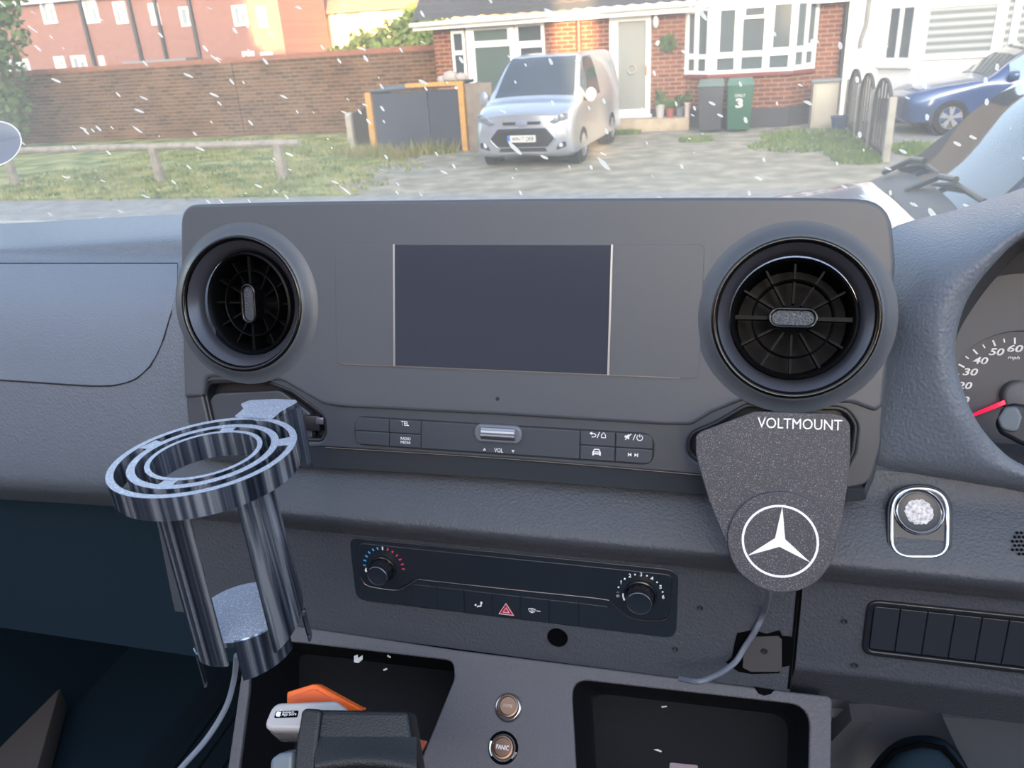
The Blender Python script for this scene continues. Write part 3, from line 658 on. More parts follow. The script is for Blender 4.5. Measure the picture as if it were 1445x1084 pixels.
vdir = (CAM-STK.o).normalized(); xx = Vector((1, 0, 0)); xx = (xx-vdir*xx.dot(vdir)).normalized(); STK = Fr(STK.o, ax=(xx, vdir.cross(xx), vdir)); Kp = STK.px
stalk = thing('indicator_stalk', 'dark stalk with a light grey rounded tip in front of the speedometer', 'stalk', STK.w(.02, -.02, -.01))
def kpl(pts, c): return rpoly([(*Kp(x, y, c), r) for x, y, r in pts], .004, 8)
plate('stalk_head', STK, [kpl([(1404, 598, .006), (1412, 578, .006), (1428, 568, .006), (1470, 575, .006), (1480, 640, .008), (1440, 628, .01), (1410, 612, .006)], 0)], -.016, .0, m_blk2, stalk, .003, 4, 60)
plate('stalk_cap', STK, [kpl([(1407, 590, .004), (1418, 574, .004), (1436, 573, .004), (1443, 590, .004), (1436, 612, .005), (1412, 606, .005)], .003)], -.002, .003, mat('stalk_grey', '#58626c', .45), stalk, .0016, 4, 60)
t = MB(); t.tube([STK.w(.012, -.006, -.012), STK.w(.05, -.02, -.016), STK.w(.12, -.04, -.02)], [.0095, .0085, .008], 16); t.build('stalk_arm', m_blk2, stalk)

# ------------------------------------------------------------------ console with bins and two push buttons
T_C = 48
CON = Fr(onY(720, 926, .4590), T_C); Cp = CON.px
con = thing('console_tray', 'grey grained console tray under the dash with two open bins and two metal push buttons', 'console', CON.w(0, -.09, -.06))
out_px = [(352, 866, .002), (421, 884, 0), (641, 917, 0), (808, 938, 0), (990, 961, 0), (1069, 971, 0), (1174, 983, .004), (1172, 1120, 0), (1168, 1300, 0), (290, 1300, 0), (319, 1100, 0), (337, 975, .003)]
lb_px = [(354, 900, .006), (422, 907, 0), (640, 932.5, .012), (641, 958, .012), (575, 1120, .006), (530, 1230, .02), (330, 1230, .02), (337, 1084, .004), (351, 975, .004)]
rb_px = [(813, 1084, 0), (806, 958, .012), (1143, 996, .014), (1141, 1084, 0), (1140, 1230, .02), (818, 1230, .02)]
oc, lbc, rbc = [rpoly([(*Cp(x, y), r) for x, y, r in q]) for q in (out_px, lb_px, rb_px)]
plate('tray_top', CON, [oc, lbc, rbc], -.005, 0, m_con, con, .0014, 4, 50)
m_bin = mat('bin_dark', '#101217', .7, spec=.15); bumpy(m_bin, 900, .0003)
def bin_(name, lp, depth, draft):
    lp = inset(lp, -.0008); cx = sum(p[0] for p in lp)/len(lp); cy = sum(p[1] for p in lp)/len(lp)
    # walls fall straight down, floor level
    rows = []
    for t_, k in ((-.0025, 1), (-.006, 1), (-depth*.5, 1-draft*.5), (-depth*.93, 1-draft*.95), (-depth, 1-draft*1.4)):
        rows.append([CON.w(cx+(p[0]-cx)*k, cy+(p[1]-cy)*k, t_) for p in lp])
    t = MB(); t.grid(rows, 0, True); n = len(lp); t.f.append(tuple(range(4*n, 5*n))); t.mi.append(0)
    o = t.build(name, m_bin, con, 50); return o
bin_('bin_liner', lbc, .085, .05); bin_('bin_liner', rbc, .06, .08)
x0 = min(p[0] for p in oc)+.006; x1 = max(p[0] for p in oc)-.001; yb = min(p[1] for p in oc)+.004
rows = [[CON.w(a, b, c) for a, b in oc[:]] for c in (-.004, -.05)]
t = MB(); t.grid(rows, 0, True); t.build('tray_skirt', m_con, con, 50)
nq = [Cp(*p) for p in ((1064, 969.5), (1093, 974), (1088, 979.5), (1078, 982), (1070, 979))]
plate('edge_notch', CON, [nq], -.001, .0003, m_hole, con, .0001)
m_brass = mat('turned_metal', '#755d50', .28, .9); m_steel = mat('steel_ring', '#b9b8b6', .25, 1)
t_ = N(m_brass, 'ShaderNodeTexCoord')
for x, y, word, open_ in ((717, 998.5, 'HOME', 0), (709.5, 1055.5, 'PANIC', 1)):
    a, b = Cp(x, y, .001); k = .0114
    pb = None
    t = MB()
    if open_:
        t.lathe(CON, [(k*1.02, .0001), (k*1.0, .0004), (k*.84, .0003)], 48, a, b); pb = t.build('push_button', m_hole, con, 50)
        for s0, s1 in ((radians(160), radians(222)), (radians(-38), radians(-8))):
            t = MB(); rows = [[CON.w(a+r*cos(s0+(s1-s0)*j/10), b+r*sin(s0+(s1-s0)*j/10), c) for j in range(11)] for r, c in ((k*.82, .0012), (k*.9, .0016), (k*.99, .0008), (k*1.0, .0002))]
            t.grid(rows); t.build('ring_lug', m_steel, pb)
    else:
        t.lathe(CON, [(k*.94, .0001), (k*.92, .0009), (k*.84, .0019), (k*.76, .0022)], 48, a, b); pb = t.build('push_button', m_steel, con, 60)
    ox, oy = (0, .0012) if not open_ else (0, .0004)
    t = MB(); t.lathe(CON, [(k*.74, .0002), (k*.74, .0018), (k*.70, .0027), (k*.59, .0029), (k*.56, .0022), (k*.55, .0018), (k*.3, .0018), (.0001, .0018)], 48, a+ox, b+oy); t.build('metal_cap', m_brass, pb, 40)
    text('lettering', word, CON, a+ox, b+oy, .0019, .0023 if not open_ else .0033, mat('etched_light', '#b8a79c', .4) if not open_ else m_white, pb, wide=.0070 if not open_ else .0098)
random.seed(11)
for x, y, r in ((508, 929, .0035), (550, 925, .0016), (544, 944, .0017), (936, 997, .0012), (928, 1058, .0016)):
    q = Cp(x, y); 
def scrap(px, label, fr, c, th, m=None, grp=None):
    o = plate('paint_chip', fr, [[fr.px(x, y, c) for x, y in px]], c, c+th, m or mat('chip_white', '#c9c7c2', .8), None, .0001)
    return tag(o, label, 'debris', grp)
# walls of the bins, seen through the openings: chips lie against them
BW = Fr(CON.w(*Cp(520, 935), -.03), T_C)
scrap([(500, 926), (505, 924), (506, 929), (512, 925), (512, 931), (506, 936), (500, 935)], 'largest white paint chip, against the back wall of the left bin', CON, -.014, .001)
scrap([(547, 924), (552, 927), (551, 929), (547, 927)], 'tiny white chip high in the left bin, right of the large chip', CON, -.014, .001)
scrap([(541, 945), (546, 943), (547, 945), (542, 947)], 'tiny white chip in the left bin, below the other two chips', CON, -.014, .001)
scrap([(933, 997), (941, 996), (941, 998), (934, 999)], 'thin white chip near the top of the right bin', CON, -.0590, .0008)
scrap([(922, 1058), (928, 1057), (934, 1060), (933, 1062)], 'pale chip lower in the right bin, above the pale card', CON, -.0590, .0008)
o = plate('card', CON, [rpoly([Cp(x, y, -.059) for x, y in ((945, 1076), (985, 1080), (985, 1110), (943, 1110))], .0015)], -.0595, -.0585, mat('card_pink', '#7f7076', .6), None, .0002)
tag(o, 'pale pinkish card at the bottom edge of the right bin', 'card')

# things lying in the left bin
CASE = Fr(atD(425, 1010, .52), 66); Gp = CASE.px
case = thing('storage_case', 'small clear plastic case with a black badge sticker, in the left bin behind the wallet', 'case', CASE.w(0, 0, -.03))
m_clear = mat('cloudy_plastic', '#a9a5a6', .18, coat=.5)
cpx = [(369, 1029, .006), (385, 991, .008), (475, 988, .010), (500, 1008, .004), (470, 1032, .004)]
plate('case_lid', CASE, [rpoly([(*Gp(x, y), r) for x, y, r in cpx])], -.010, 0, m_clear, case, .003, 4, 60)
lo_ = rpoly([(*Gp(x, y, -.008), r) for x, y, r in ((371, 1033, .006), (390, 1000, .008), (475, 998, .010), (495, 1012, .004), (470, 1036, .004))])
plate('case_body', CASE, [lo_], -.030, -.009, mat('cloudy_plastic_body', '#6f6c70', .25, coat=.4), case, .003, 4, 60)
x0 = Gp(389, 1009); bd = plate('badge', CASE, [rpoly([Gp(x, y) for x, y in ((387, 1013.5), (389.5, 1004.5), (421.5, 1003), (419.5, 1012.5))], .0008)], -.0002, .0005, m_hole, case, .0002)
a, b = Gp(393.6, 1008.6); u = .0011
ap = [(a+r_*u*cos(t__), b+r_*u*sin(t__)*1.0) for t__, r_ in [(radians(d_), 1.7-(.35 if 60 < d_ < 120 else 0)-(.25 if 250 < d_ < 290 else 0)-(.5 if (d_ < 25 or d_ > 350) else 0)) for d_ in range(0, 360, 12)]]
shapes('badge_mark', CASE, [[ap], [[(a+.1*u, b+1.7*u), (a+.3*u, b+2.5*u), (a+.9*u, b+2.9*u), (a+.7*u, b+2.1*u)]]], .0006, m_white, bd)
rot_ = atan2(Gp(420, 1007)[1]-Gp(390, 1008.5)[1], Gp(420, 1007)[0]-Gp(390, 1008.5)[0])
text('badge_text', 'App Store', CASE, *Gp(408.5, 1009), .0006, .0026, m_white, bd, wide=.0100, rot=rot_)
text('badge_text', 'Download on the', CASE, *Gp(407.5, 1005.6), .0006, .0009, m_white, bd, wide=.0080, rot=rot_)
ORG = Fr(atD(440, 985, .545), 40); Op = ORG.px
m_or = mat('orange_plastic', '#e8641c', .35); 
sc_ = thing('scraper', 'bright orange angular plastic tool in the left bin, behind the clear case', 'tool', ORG.w(0, -.03, -.01))
og = rpoly([(*Op(x, y), r) for x, y, r in ((404, 977, .002), (440, 966, .003), (448, 967, .003), (512, 1002, .0005), (480, 1020, .001), (404, 1020, .001))])
plate('scraper_body', ORG, [og], -.008, 0, m_or, sc_, .0016, 4, 60)
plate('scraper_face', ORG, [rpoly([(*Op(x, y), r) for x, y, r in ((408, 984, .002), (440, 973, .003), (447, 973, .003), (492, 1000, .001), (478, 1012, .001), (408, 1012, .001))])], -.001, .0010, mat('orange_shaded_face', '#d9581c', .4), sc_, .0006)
ORB = Fr(atD(593, 1055, .565), 50)
o = plate('orange_offcut', ORB, [rpoly([ORB.px(x, y) for x, y in ((581, 1041), (602, 1046), (588, 1072), (575, 1072))], .001)], -.004, 0, mat('orange_dull', '#9a4a2c', .5), None, .0006)
tag(o, 'dull orange strip showing at the right wall of the left bin, beside the wallet', 'offcut')
WAL = Fr(atD(500, 1050, .485), 52); Wp = WAL.px
m_wal = leather('black_leather', '#0e1116', .42, 1000, .0002)
wal = thing('wallet', 'black grained leather wallet or pouch with a folded flap, in the left bin', 'wallet', WAL.w(0, -.04, -.02))
plate('wallet_body', WAL, [rpoly([(*Wp(x, y), r) for x, y, r in ((424, 1001, .003), (575, 1003, .003), (590, 1095, .004), (600, 1150, .004), (410, 1150, .004))])], -.020, 0, m_wal, wal, .003, 4, 60)
plate('wallet_edge_strip', WAL, [rpoly([(*Wp(x, y, .003), r) for x, y, r in ((426, 999, .004), (453, 1001, .003), (446, 1060, .002), (441, 1130, .002), (410, 1130, .002), (417, 1050, .002))])], -.004, .003, m_wal, wal, .0022, 4, 60)
rows = []
for x in (444, 470, 505, 545, 575, 588):
    yc = 1064 + ((x-510)/75)**2*10
    rows.append([WAL.w(*Wp(x, y, c), c) for y, c in ((1040, .0005), (yc-7, .003), (yc+4, .0062), (yc+16, .0056), (yc+24, .002), (yc+26, .0))])
t = MB(); t.grid(rows); t.build('wallet_flap', m_wal, wal, 60)
GRY = Fr(atD(398, 1085, .505), 40)
o = plate('charger', GRY, [rpoly([(*GRY.px(x, y), r) for x, y, r in ((380, 1072, .006), (392, 1064, .004), (414, 1061, .003), (412, 1130, .003), (378, 1130, .003))])], -.02, 0, mat('grey_blue_plastic', '#66727c', .35), None, .003, 4, 60)
tag(o, 'grey blue rounded plastic block at the bottom of the left bin, left of the wallet', 'plastic block')

# ------------------------------------------------------------------ phone mount plate with emblem
MNT = Fr(atD(1095, 690, .468), 21); Np = MNT.px
mnt = thing('phone_mount', 'dark speckled phone mount plate lettered at the top with a round star emblem', 'phone mount', MNT.w(0, -.07, -.01))
def speckle(name, c1, c2, rough, scale=1500, metal=0):
    m = mat(name, c1, rough, metal); b = m.node_tree.nodes['Principled BSDF']
    t = N(m, 'ShaderNodeTexNoise'); t.inputs['Scale'].default_value = scale; t.inputs['Detail'].default_value = 2; L(m, coords(m), t.inputs[0])
    L(m, ramp(m, t.outputs['Fac'], [(.35, c1), (.55, c1), (.75, c2)]), b.inputs['Base Color']); bumpy(m, scale, .0003); return m
m_mnt = speckle('speckled_charcoal', '#36363d', '#85858f', .5)
Z6 = lambda x, y: (960+x/3.737, 560+y/3.737)
c_px = Z6(525, 762); ca_, cb_ = Np(*c_px); rad = (Np(*Z6(525, 1030))[1]-cb_); rad = abs(rad)
outl = [Np(*Z6(*p)) for p in ((82, 215), (90, 200), (112, 184), (385, 82), (400, 78), (800, 92), (840, 98), (868, 112), (888, 135), (897, 160), (897, 320), (880, 480), (850, 680))]
arc = [(ca_+rad*cos(t__), cb_+rad*sin(t__)) for t__ in [radians(-8-166*k/28) for k in range(29)]]
outl += arc + [Np(*Z6(*p)) for p in ((240, 770), (150, 545), (95, 360), (82, 300))]
plate('mount_plate', MNT, [outl], -.004, 0, m_mnt, mnt, .0006)
disc = circ(ca_, cb_, rad*.985, 72)
dc = plate('emblem_disc', MNT, [disc], 0, .0026, m_mnt, mnt, .0006)
ea, eb = Np(*Z6(525, 762), .0026); ro = Np(*Z6(732, 762), .0026)[0]-ea
shapes('emblem_ring', MNT, [[circ(ea, eb, ro, 72), circ(ea, eb, ro*.94, 72)]], .0027, m_white, dc)
star = []
tips = [radians(90-1), radians(212-2), radians(330-2)]
for i in range(3):
    star.append((ea+ro*.955*cos(tips[i]), eb+ro*.955*sin(tips[i]))); an = (tips[i]+tips[(i+1) % 3]+(2*pi if i == 2 else 0))/2; star.append((ea+ro*.15*cos(an), eb+ro*.15*sin(an)))
shapes('emblem_star', MNT, [[star]], .0027, m_white, dc)
q0, q1 = Np(*Z6(408, 136)), Np(*Z6(852, 150))
text('lettering', 'VOLTMOUNT', MNT, (q0[0]+q1[0])/2, (q0[1]+q1[1])/2, .0002, .0062, m_white, mnt, wide=q1[0]-q0[0], rot=atan2(q1[1]-q0[1], q1[0]-q0[0]))
a, b = Np(1100, 640); t = MB(); t.fbox(MNT, a-.020, a+.026, b-.016, b+.008, -.030, -.0035); t.build('rear_bracket', m_blk2, mnt, 30, .001)
pts = [MNT.w(*Np(1084, 826), -.006), MNT.w(*Np(1086, 838), -.006), atD(1079, 862, .545), atD(1066, 890, .555), atD(1050, 915, .560), atD(1038, 934, .558), atD(1020, 948, .552), atD(1004, 956, .545), atD(986, 962, .541), atD(960, 958, .556)]
t = MB(); t.tube(catmull([tuple(p) for p in pts], 6), .0021, 10)
o = t.build('cable', mat('grey_cable', '#5f6470', .5)); tag(o, 'grey cable hanging from the phone mount plate onto the console edge', 'cable')

# ------------------------------------------------------------------ cup holder
vc = ray(285, 650).normalized(); iup = (_u - vc*_u.dot(vc)).normalized(); irt = vc.cross(iup)
al = radians(13); iu = iup*cos(al) - irt*sin(al)
AX = (iu*cos(radians(22.3)) - vc*sin(radians(22.3))).normalized(); E1 = (irt*cos(al) + iup*sin(al)).normalized(); E2 = AX.cross(E1)
DC = .415; CUP = Fr(atD(288.5, 640, DC), ax=(E1, E2, AX)); RO = 128*DC/F
cup = thing('cup_holder', 'metallic ringed drinks holder clipped to the left pocket of the panel', 'cup holder', CUP.w(0, 0, -.12))
m_ctop = speckle('glitter_top', '#868d9d', '#dcdfe6', .45, 1300, .3)
m_cs = mat('reflective_streak_side', '#4a5264', .2, .85)
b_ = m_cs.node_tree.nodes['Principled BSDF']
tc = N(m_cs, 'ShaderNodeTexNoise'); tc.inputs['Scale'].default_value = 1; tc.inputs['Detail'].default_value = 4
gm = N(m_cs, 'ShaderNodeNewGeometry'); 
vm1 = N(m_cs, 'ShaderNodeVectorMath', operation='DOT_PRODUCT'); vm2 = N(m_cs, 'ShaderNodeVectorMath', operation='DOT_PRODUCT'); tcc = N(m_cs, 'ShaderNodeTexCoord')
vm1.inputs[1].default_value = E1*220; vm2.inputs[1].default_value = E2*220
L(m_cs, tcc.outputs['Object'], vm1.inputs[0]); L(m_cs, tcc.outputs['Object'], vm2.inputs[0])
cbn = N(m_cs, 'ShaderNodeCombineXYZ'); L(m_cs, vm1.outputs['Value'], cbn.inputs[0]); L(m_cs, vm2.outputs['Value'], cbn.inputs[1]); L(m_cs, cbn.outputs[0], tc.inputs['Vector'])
L(m_cs, ramp(m_cs, tc.outputs['Fac'], [(.36, '#3c4352'), (.5, '#7b8497'), (.62, '#dfe4ee')]), b_.inputs['Base Color'])  # layer-line streaks, with their bright reflections put into the base colour
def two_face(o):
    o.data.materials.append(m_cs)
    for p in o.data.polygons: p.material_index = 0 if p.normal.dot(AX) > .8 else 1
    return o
def band_(name, r1, r0, c0, c1, a0=0, a1=360, n=96, par=cup, mt=m_ctop, top=True):
    full = abs(a1-a0) >= 360; k = n if full else max(8, int(n*(a1-a0)/360)); t = MB(); rows = []
    for r, c in ((r1, c0), (r1, c1), (r0, c1), (r0, c0)):
        rows.append([CUP.w(r*cos(radians(a0+(a1-a0)*j/k)), r*sin(radians(a0+(a1-a0)*j/k)), c) for j in range(k if full else k+1)])
    rows.append(rows[0]); m = len(rows[0]); t.grid(rows[:4], 0, full)
    # close underside
    for j in range(m if full else m-1):
        q = (j+1) % m; t.f.append((3*m+j, 3*m+q, q, j)); t.mi.append(0)
    if not full: t.f += [(0, m, 2*m, 3*m), (m-1, 4*m-1, 3*m-1, 2*m-1)]; t.mi += [0, 0]
    return two_face(t.build(name, mt, par, 30))
hb = .0125
band_('outer_ring', RO, RO*.922, -hb, 0)
band_('middle_ring', RO*.80, RO*.715, -hb*1.05, -.0002)
band_('inner_ring', RO*.62, RO*.565, -hb*1.15, -.0002)
for an, r1, r0 in ((128, .94, .78), (-14+0, .94, .78), (62, .735, .60), (232, .735, .60)):
    band_('bridge', RO*r1, RO*r0, -.004, -.0004, an-7, an+7)
# arm: speckled plate on the ring, then a folded tongue down onto the panel
Zc = lambda x, y: CUP.px(140+x/4.516, 550+y/4.516)
ar = rpoly([(*Zc(x, y), r) for x, y, r in ((862, 168, .002), (918, 120, .004), (900, 90, .003), (955, 66, .003), (1120, 58, .003), (1255, 64, .001), (1262, 80, .002), (1165, 132, .004), (1105, 186, .004), (1000, 196, 0), (930, 186, 0))])
two_face(plate('arm', CUP, [ar], -.003, 0, m_ctop, cup, .0003))
t = MB(); u_ = [CUP.w(*Zc(1105, 186), 0), CUP.w(*Zc(1165, 132), 0), CUP.w(*Zc(1255, 66), 0), CUP.w(*Zc(1285, 80), -.004)]
dn = [onY(386, 612, (u_[0]).y+.004), atD(402, 655, .47), atD(424, 672, .478), atD(430, 660, .485)]
dn = [p - AX*h for p, h in zip(u_, (.010, .030, .044, .042))]
t.grid([u_, dn]); t.grid([[p+E2*.0016 for p in u_], [p+E2*.0016 for p in dn]]); 
tng = t.build('tongue', m_cs, cup, 20)
# two uprights: pieces of a tube; then base disc with skirt
RU = RO*.70
DISC = None
L_ = .118
def up_axis(a_, k): return k
def strip(a0, a1, r, c0, c1, lean, name='upright', n=10, th=.0016, c1b=None):
    t = MB(); R1, R2 = [], []
    rows = []
    for rr in (r, r-th):
        for c, first in ((c0, 1), (c1, 0)):
            row = []
            for j in range(n+1):
                an = radians(a0+(a1-a0)*j/n); cc = c if first else (c + (0 if c1b is None else (c1b-c1)*j/n)); k = 1 if first else lean
                row.append(CUP.w(rr*k*cos(an), rr*k*sin(an), cc))
            rows.append(row)
    t.grid([rows[0], rows[1], rows[3], rows[2], rows[0]])
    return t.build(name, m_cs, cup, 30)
LD = .100
strip(188, 241, RO*.62, -.006, -.117, 1.0, c1b=-.114)
strip(184, 198, RO*.63, -.112, -.140, 1.0, 'upright_tip', c1b=-.132)
strip(288, 352, RO*.62, -.006, -.112, 1.13, c1b=-.100)
strip(338, 352, RO*.70, -.108, -.126, 1.02, 'upright_tip')
t = MB(); DF = Fr(CUP.w(0, 0, -LD), ax=(E1, E2, AX)); t.lathe(DF, [(RO*.585, -.003), (RO*.585, 0), (RO*.4, 0), (.0001, 0)], 72)
two_face(t.build('base_disc', m_ctop, cup, 30))
strip(252, 318, RO*.585, -LD, -LD-.026, 1.0, 'base_skirt', 14, .0016, -LD-.022)
a_ = [CUP.w(RO*.35*cos(radians(262)), RO*.58*sin(radians(262)), -LD-.02)]
pts = [atD(334, 925, .47), atD(330, 960, .485), atD(318, 1000, .49), atD(290, 1045, .49), atD(252, 1088, .49), atD(200, 1150, .49)]
t = MB(); t.tube(catmull([tuple(p) for p in pts], 6), .0018, 8); o = t.build('lead', mat('grey_lead', '#6a7280', .5)); tag(o, 'thin grey lead hanging in the dark footwell below the cup holder', 'cable')

# ------------------------------------------------------------------ cab shell
def st(name, mb, m, parent=None, ang=35): return tag(mb.build(name, m, parent, ang), kind='structure')
FZ = 1.18
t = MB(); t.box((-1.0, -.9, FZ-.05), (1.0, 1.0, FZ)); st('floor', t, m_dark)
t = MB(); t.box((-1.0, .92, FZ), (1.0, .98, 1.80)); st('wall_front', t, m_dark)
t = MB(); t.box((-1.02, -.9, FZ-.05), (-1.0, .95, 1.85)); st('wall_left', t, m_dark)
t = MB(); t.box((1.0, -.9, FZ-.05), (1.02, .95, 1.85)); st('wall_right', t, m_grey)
t = MB(); t.box((-1.0, -.92, FZ-.05), (1.0, -.9, 2.1)); st('wall_rear', t, mat('bulkhead_grey', '#6b6c70', .8))  # unseen bulkhead put in for the lighting, kept low to admit more sky
t = MB(); 
mt_ = thing('floor_mat', 'black ribbed rubber mat on the dark floor under the cup holder', 'floor mat', (-.55, .6, FZ))
t.box((-.80, .30, FZ), (-.17, .90, FZ+.006)); t.build('mat_base', m_mat, mt_)
for k in range(16):
    t = MB(); x = -.76+k*.036; t.box((x, .32, FZ+.006), (x+.016, .88, FZ+.013)); t.build('rib', m_mat, mt_, 30, .002)
q = [onZ(x, y, FZ+.05) for x, y in ((-18, 1088), (52, 1088), (112, 872), (84, 868))]
t = MB(); t.prism([p - Vector((0, 0, .045)) for p in q], q); o = t.build('sill_trim', mat('sill_brown', '#5c5654', .6), None, 30, .004); tag(o, 'dull grey brown trim strip slanting across the dark footwell floor at the far left', 'trim strip')
# driver's footwell
KP = [(1150, 1000), (1345, 1016), (1400, 1200), (1120, 1200)]
t = MB(); q = [onY(1140, 985, .62), onY(1600, 1005, .62), onY(1600, 1300, .52), onY(1120, 1300, .52)]
t.prism([p+Vector((0, .03, 0)) for p in q], q); o = t.build('trim_1', m_grey, None); tag(o, kind='structure')
q = [onY(x, y, .60) for x, y in ((1172, 1012), (1201, 1016), (1172, 1044))]
t = MB(); t.prism([p+Vector((0, .012, 0)) for p in q], q); o = t.build('trim_2', mat('pale_carpet', '#9a978f', .9), None); tag(o, kind='structure')
q = [onY(x, y, .575) for x, y in ((1172, 1048), (1202, 1017), (1232, 1018), (1172, 1080))]
t = MB(); t.prism([p+Vector((0, .02, 0)) for p in q], q); o = t.build('trim_3', m_grey, None); tag(o, kind='structure')
shr = thing('pedal_shroud', 'dark domed plastic shroud in the driver footwell below the blank switches', 'shroud', onY(1290, 1130, .50))
rows = []
top = [(1205, 1140), (1222, 1095), (1245, 1062), (1272, 1043), (1305, 1038), (1335, 1046), (1362, 1078), (1385, 1130)]
for k, (dy, Y) in enumerate(((0, .56), (4, .53), (14, .505), (40, .49), (110, .47))):
    rows.append([(1290+(x-1290)*(1-.03*k), y+dy, Y) for x, y in top])
patch('dome', rows, m_dark, shr, 3, 3, .003)
t = MB(); t.tube([onY(x, y, .50) for x, y in ((1236, 1090), (1262, 1060), (1300, 1050), (1332, 1056), (1365, 1095), (1380, 1130))], .002, 8); t.build('dome_ridge', m_hole, shr)
q = [onY(x, y, .55) for x, y in ((1330, 1012), (1470, 1020), (1470, 1130), (1392, 1130), (1350, 1055))]
t = MB(); t.prism([p+Vector((0, .03, 0)) for p in q], q); o = t.build('trim_4', mat('column_cover', '#474b52', .6), None); tag(o, kind='structure')

# ------------------------------------------------------------------ windscreen with dust and insect marks
gl = bpy.data.materials.new('dusty_windscreen'); gl.use_nodes = True; g = gl.node_tree; g.nodes.clear(); MATS['dusty_windscreen'] = gl
out = N(gl, 'ShaderNodeOutputMaterial'); tr = N(gl, 'ShaderNodeBsdfTransparent'); di = N(gl, 'ShaderNodeBsdfTranslucent'); df = N(gl, 'ShaderNodeBsdfDiffuse'); gs = N(gl, 'ShaderNodeBsdfGlossy')
tr.inputs[0].default_value = (.95, .96, .96, 1); di.inputs[0].default_value = (.85, .82, .75, 1); df.inputs[0].default_value = (.8, .78, .72, 1); gs.inputs['Roughness'].default_value = .02
ad = N(gl, 'ShaderNodeMixShader'); ad.inputs[0].default_value = .35; L(gl, di.outputs[0], ad.inputs[1]); L(gl, df.outputs[0], ad.inputs[2])
def specks(scale, rot, stretch, size, keep):
    v = coords(gl, (scale, scale*1.0, scale), (0, 0, 0)); rt_ = N(gl, 'ShaderNodeMapping'); rt_.inputs['Rotation'].default_value = (0, radians(rot), 0); L(gl, v, rt_.inputs[0])
    sc_ = N(gl, 'ShaderNodeMapping'); sc_.inputs['Scale'].default_value = (1, .0, stretch); L(gl, rt_.outputs[0], sc_.inputs[0])
    nz = N(gl, 'ShaderNodeTexNoise'); nz.inputs['Scale'].default_value = 6; L(gl, sc_.outputs[0], nz.inputs[0])
    mixv = N(gl, 'ShaderNodeVectorMath', operation='MULTIPLY_ADD'); mixv.inputs[1].default_value = (.10, 0, .10); L(gl, nz.outputs['Color'], mixv.inputs[0]); L(gl, sc_.outputs[0], mixv.inputs[2])
    vo = N(gl, 'ShaderNodeTexVoronoi', voronoi_dimensions='3D'); vo.inputs['Scale'].default_value = 1; L(gl, mixv.outputs[0], vo.inputs['Vector'])
    sp = N(gl, 'ShaderNodeSeparateColor'); L(gl, vo.outputs['Color'], sp.inputs[0])
    sz = N(gl, 'ShaderNodeMath', operation='MULTIPLY'); sz.inputs[1].default_value = size; L(gl, sp.outputs[1], sz.inputs[0])
    lt = N(gl, 'ShaderNodeMath', operation='LESS_THAN'); L(gl, vo.outputs['Distance'], lt.inputs[0]); L(gl, sz.outputs[0], lt.inputs[1])
    kp = N(gl, 'ShaderNodeMath', operation='LESS_THAN'); L(gl, sp.outputs[0], kp.inputs[0]); kp.inputs[1].default_value = keep
    mu = N(gl, 'ShaderNodeMath', operation='MULTIPLY'); L(gl, lt.outputs[0], mu.inputs[0]); L(gl, kp.outputs[0], mu.inputs[1]); return mu.outputs[0]
a1 = specks(60, 38, .26, .16, .6); a2 = specks(100, 62, .34, .17, .55); a3 = specks(120, 20, .5, .21, .45)
mx0 = N(gl, 'ShaderNodeMath', operation='MAXIMUM'); L(gl, a2, mx0.inputs[0]); L(gl, a3, mx0.inputs[1]); a2 = mx0.outputs[0]
mx_ = N(gl, 'ShaderNodeMath', operation='MAXIMUM'); L(gl, a1, mx_.inputs[0]); L(gl, a2, mx_.inputs[1])
hz_ = N(gl, 'ShaderNodeTexNoise'); hz_.inputs['Scale'].default_value = 3.2; hz_.inputs['Detail'].default_value = 5; L(gl, coords(gl), hz_.inputs[0])
mr_ = N(gl, 'ShaderNodeMapRange'); mr_.inputs[1].default_value = .3; mr_.inputs[2].default_value = .75; mr_.inputs[3].default_value = .12; mr_.inputs[4].default_value = .30; L(gl, hz_.outputs[0], mr_.inputs[0])
sk = N(gl, 'ShaderNodeMath', operation='MULTIPLY'); sk.inputs[1].default_value = .92; L(gl, mx_.outputs[0], sk.inputs[0])
mm = N(gl, 'ShaderNodeMath', operation='MAXIMUM'); L(gl, sk.outputs[0], mm.inputs[0]); L(gl, mr_.outputs[0], mm.inputs[1])
ms = N(gl, 'ShaderNodeMixShader'); L(gl, mm.outputs[0], ms.inputs[0]); L(gl, tr.outputs[0], ms.inputs[1]); L(gl, ad.outputs[0], ms.inputs[2])
L(gl, ms.outputs[0], out.inputs[0])
t = MB(); rows = [[Vector((-1.0+2.0*i/16, 1.02 - .62*k/8 - .10*((i-8)/8)**2, 1.80+1.13*k/8)) for i in range(17)] for k in range(9)]
t.grid(rows); st('window_1', t, gl, None, 60)
stk_ = [onY(x, y, .78) for x, y in ((0, 203),)][0]
GLS = Fr(onY(0, 203, .80), 28)
a, b = 0, 0
r0_ = GLS.px(29, 205)[0]
sk_ = thing('windscreen_sticker', 'dark grey oval sticker with a pale rim on the glass at the far left', 'sticker', GLS.w(-.005, -.02, 0))
plate('sticker_rim', GLS, [circ(-.010, 0, r0_+.0115, 48, .68)], 0, .0006, mat('sticker_rim', '#e2e4e6', .6), sk_, .0001)
plate('sticker_face', GLS, [circ(-.010, 0, r0_+.0100, 48, .66)], .0003, .0010, mat('sticker_face', '#7a8290', .6), sk_, .0001)
text('sticker_mark', 'A', GLS, -.003, .001, .0011, .008, m_hole, sk_)
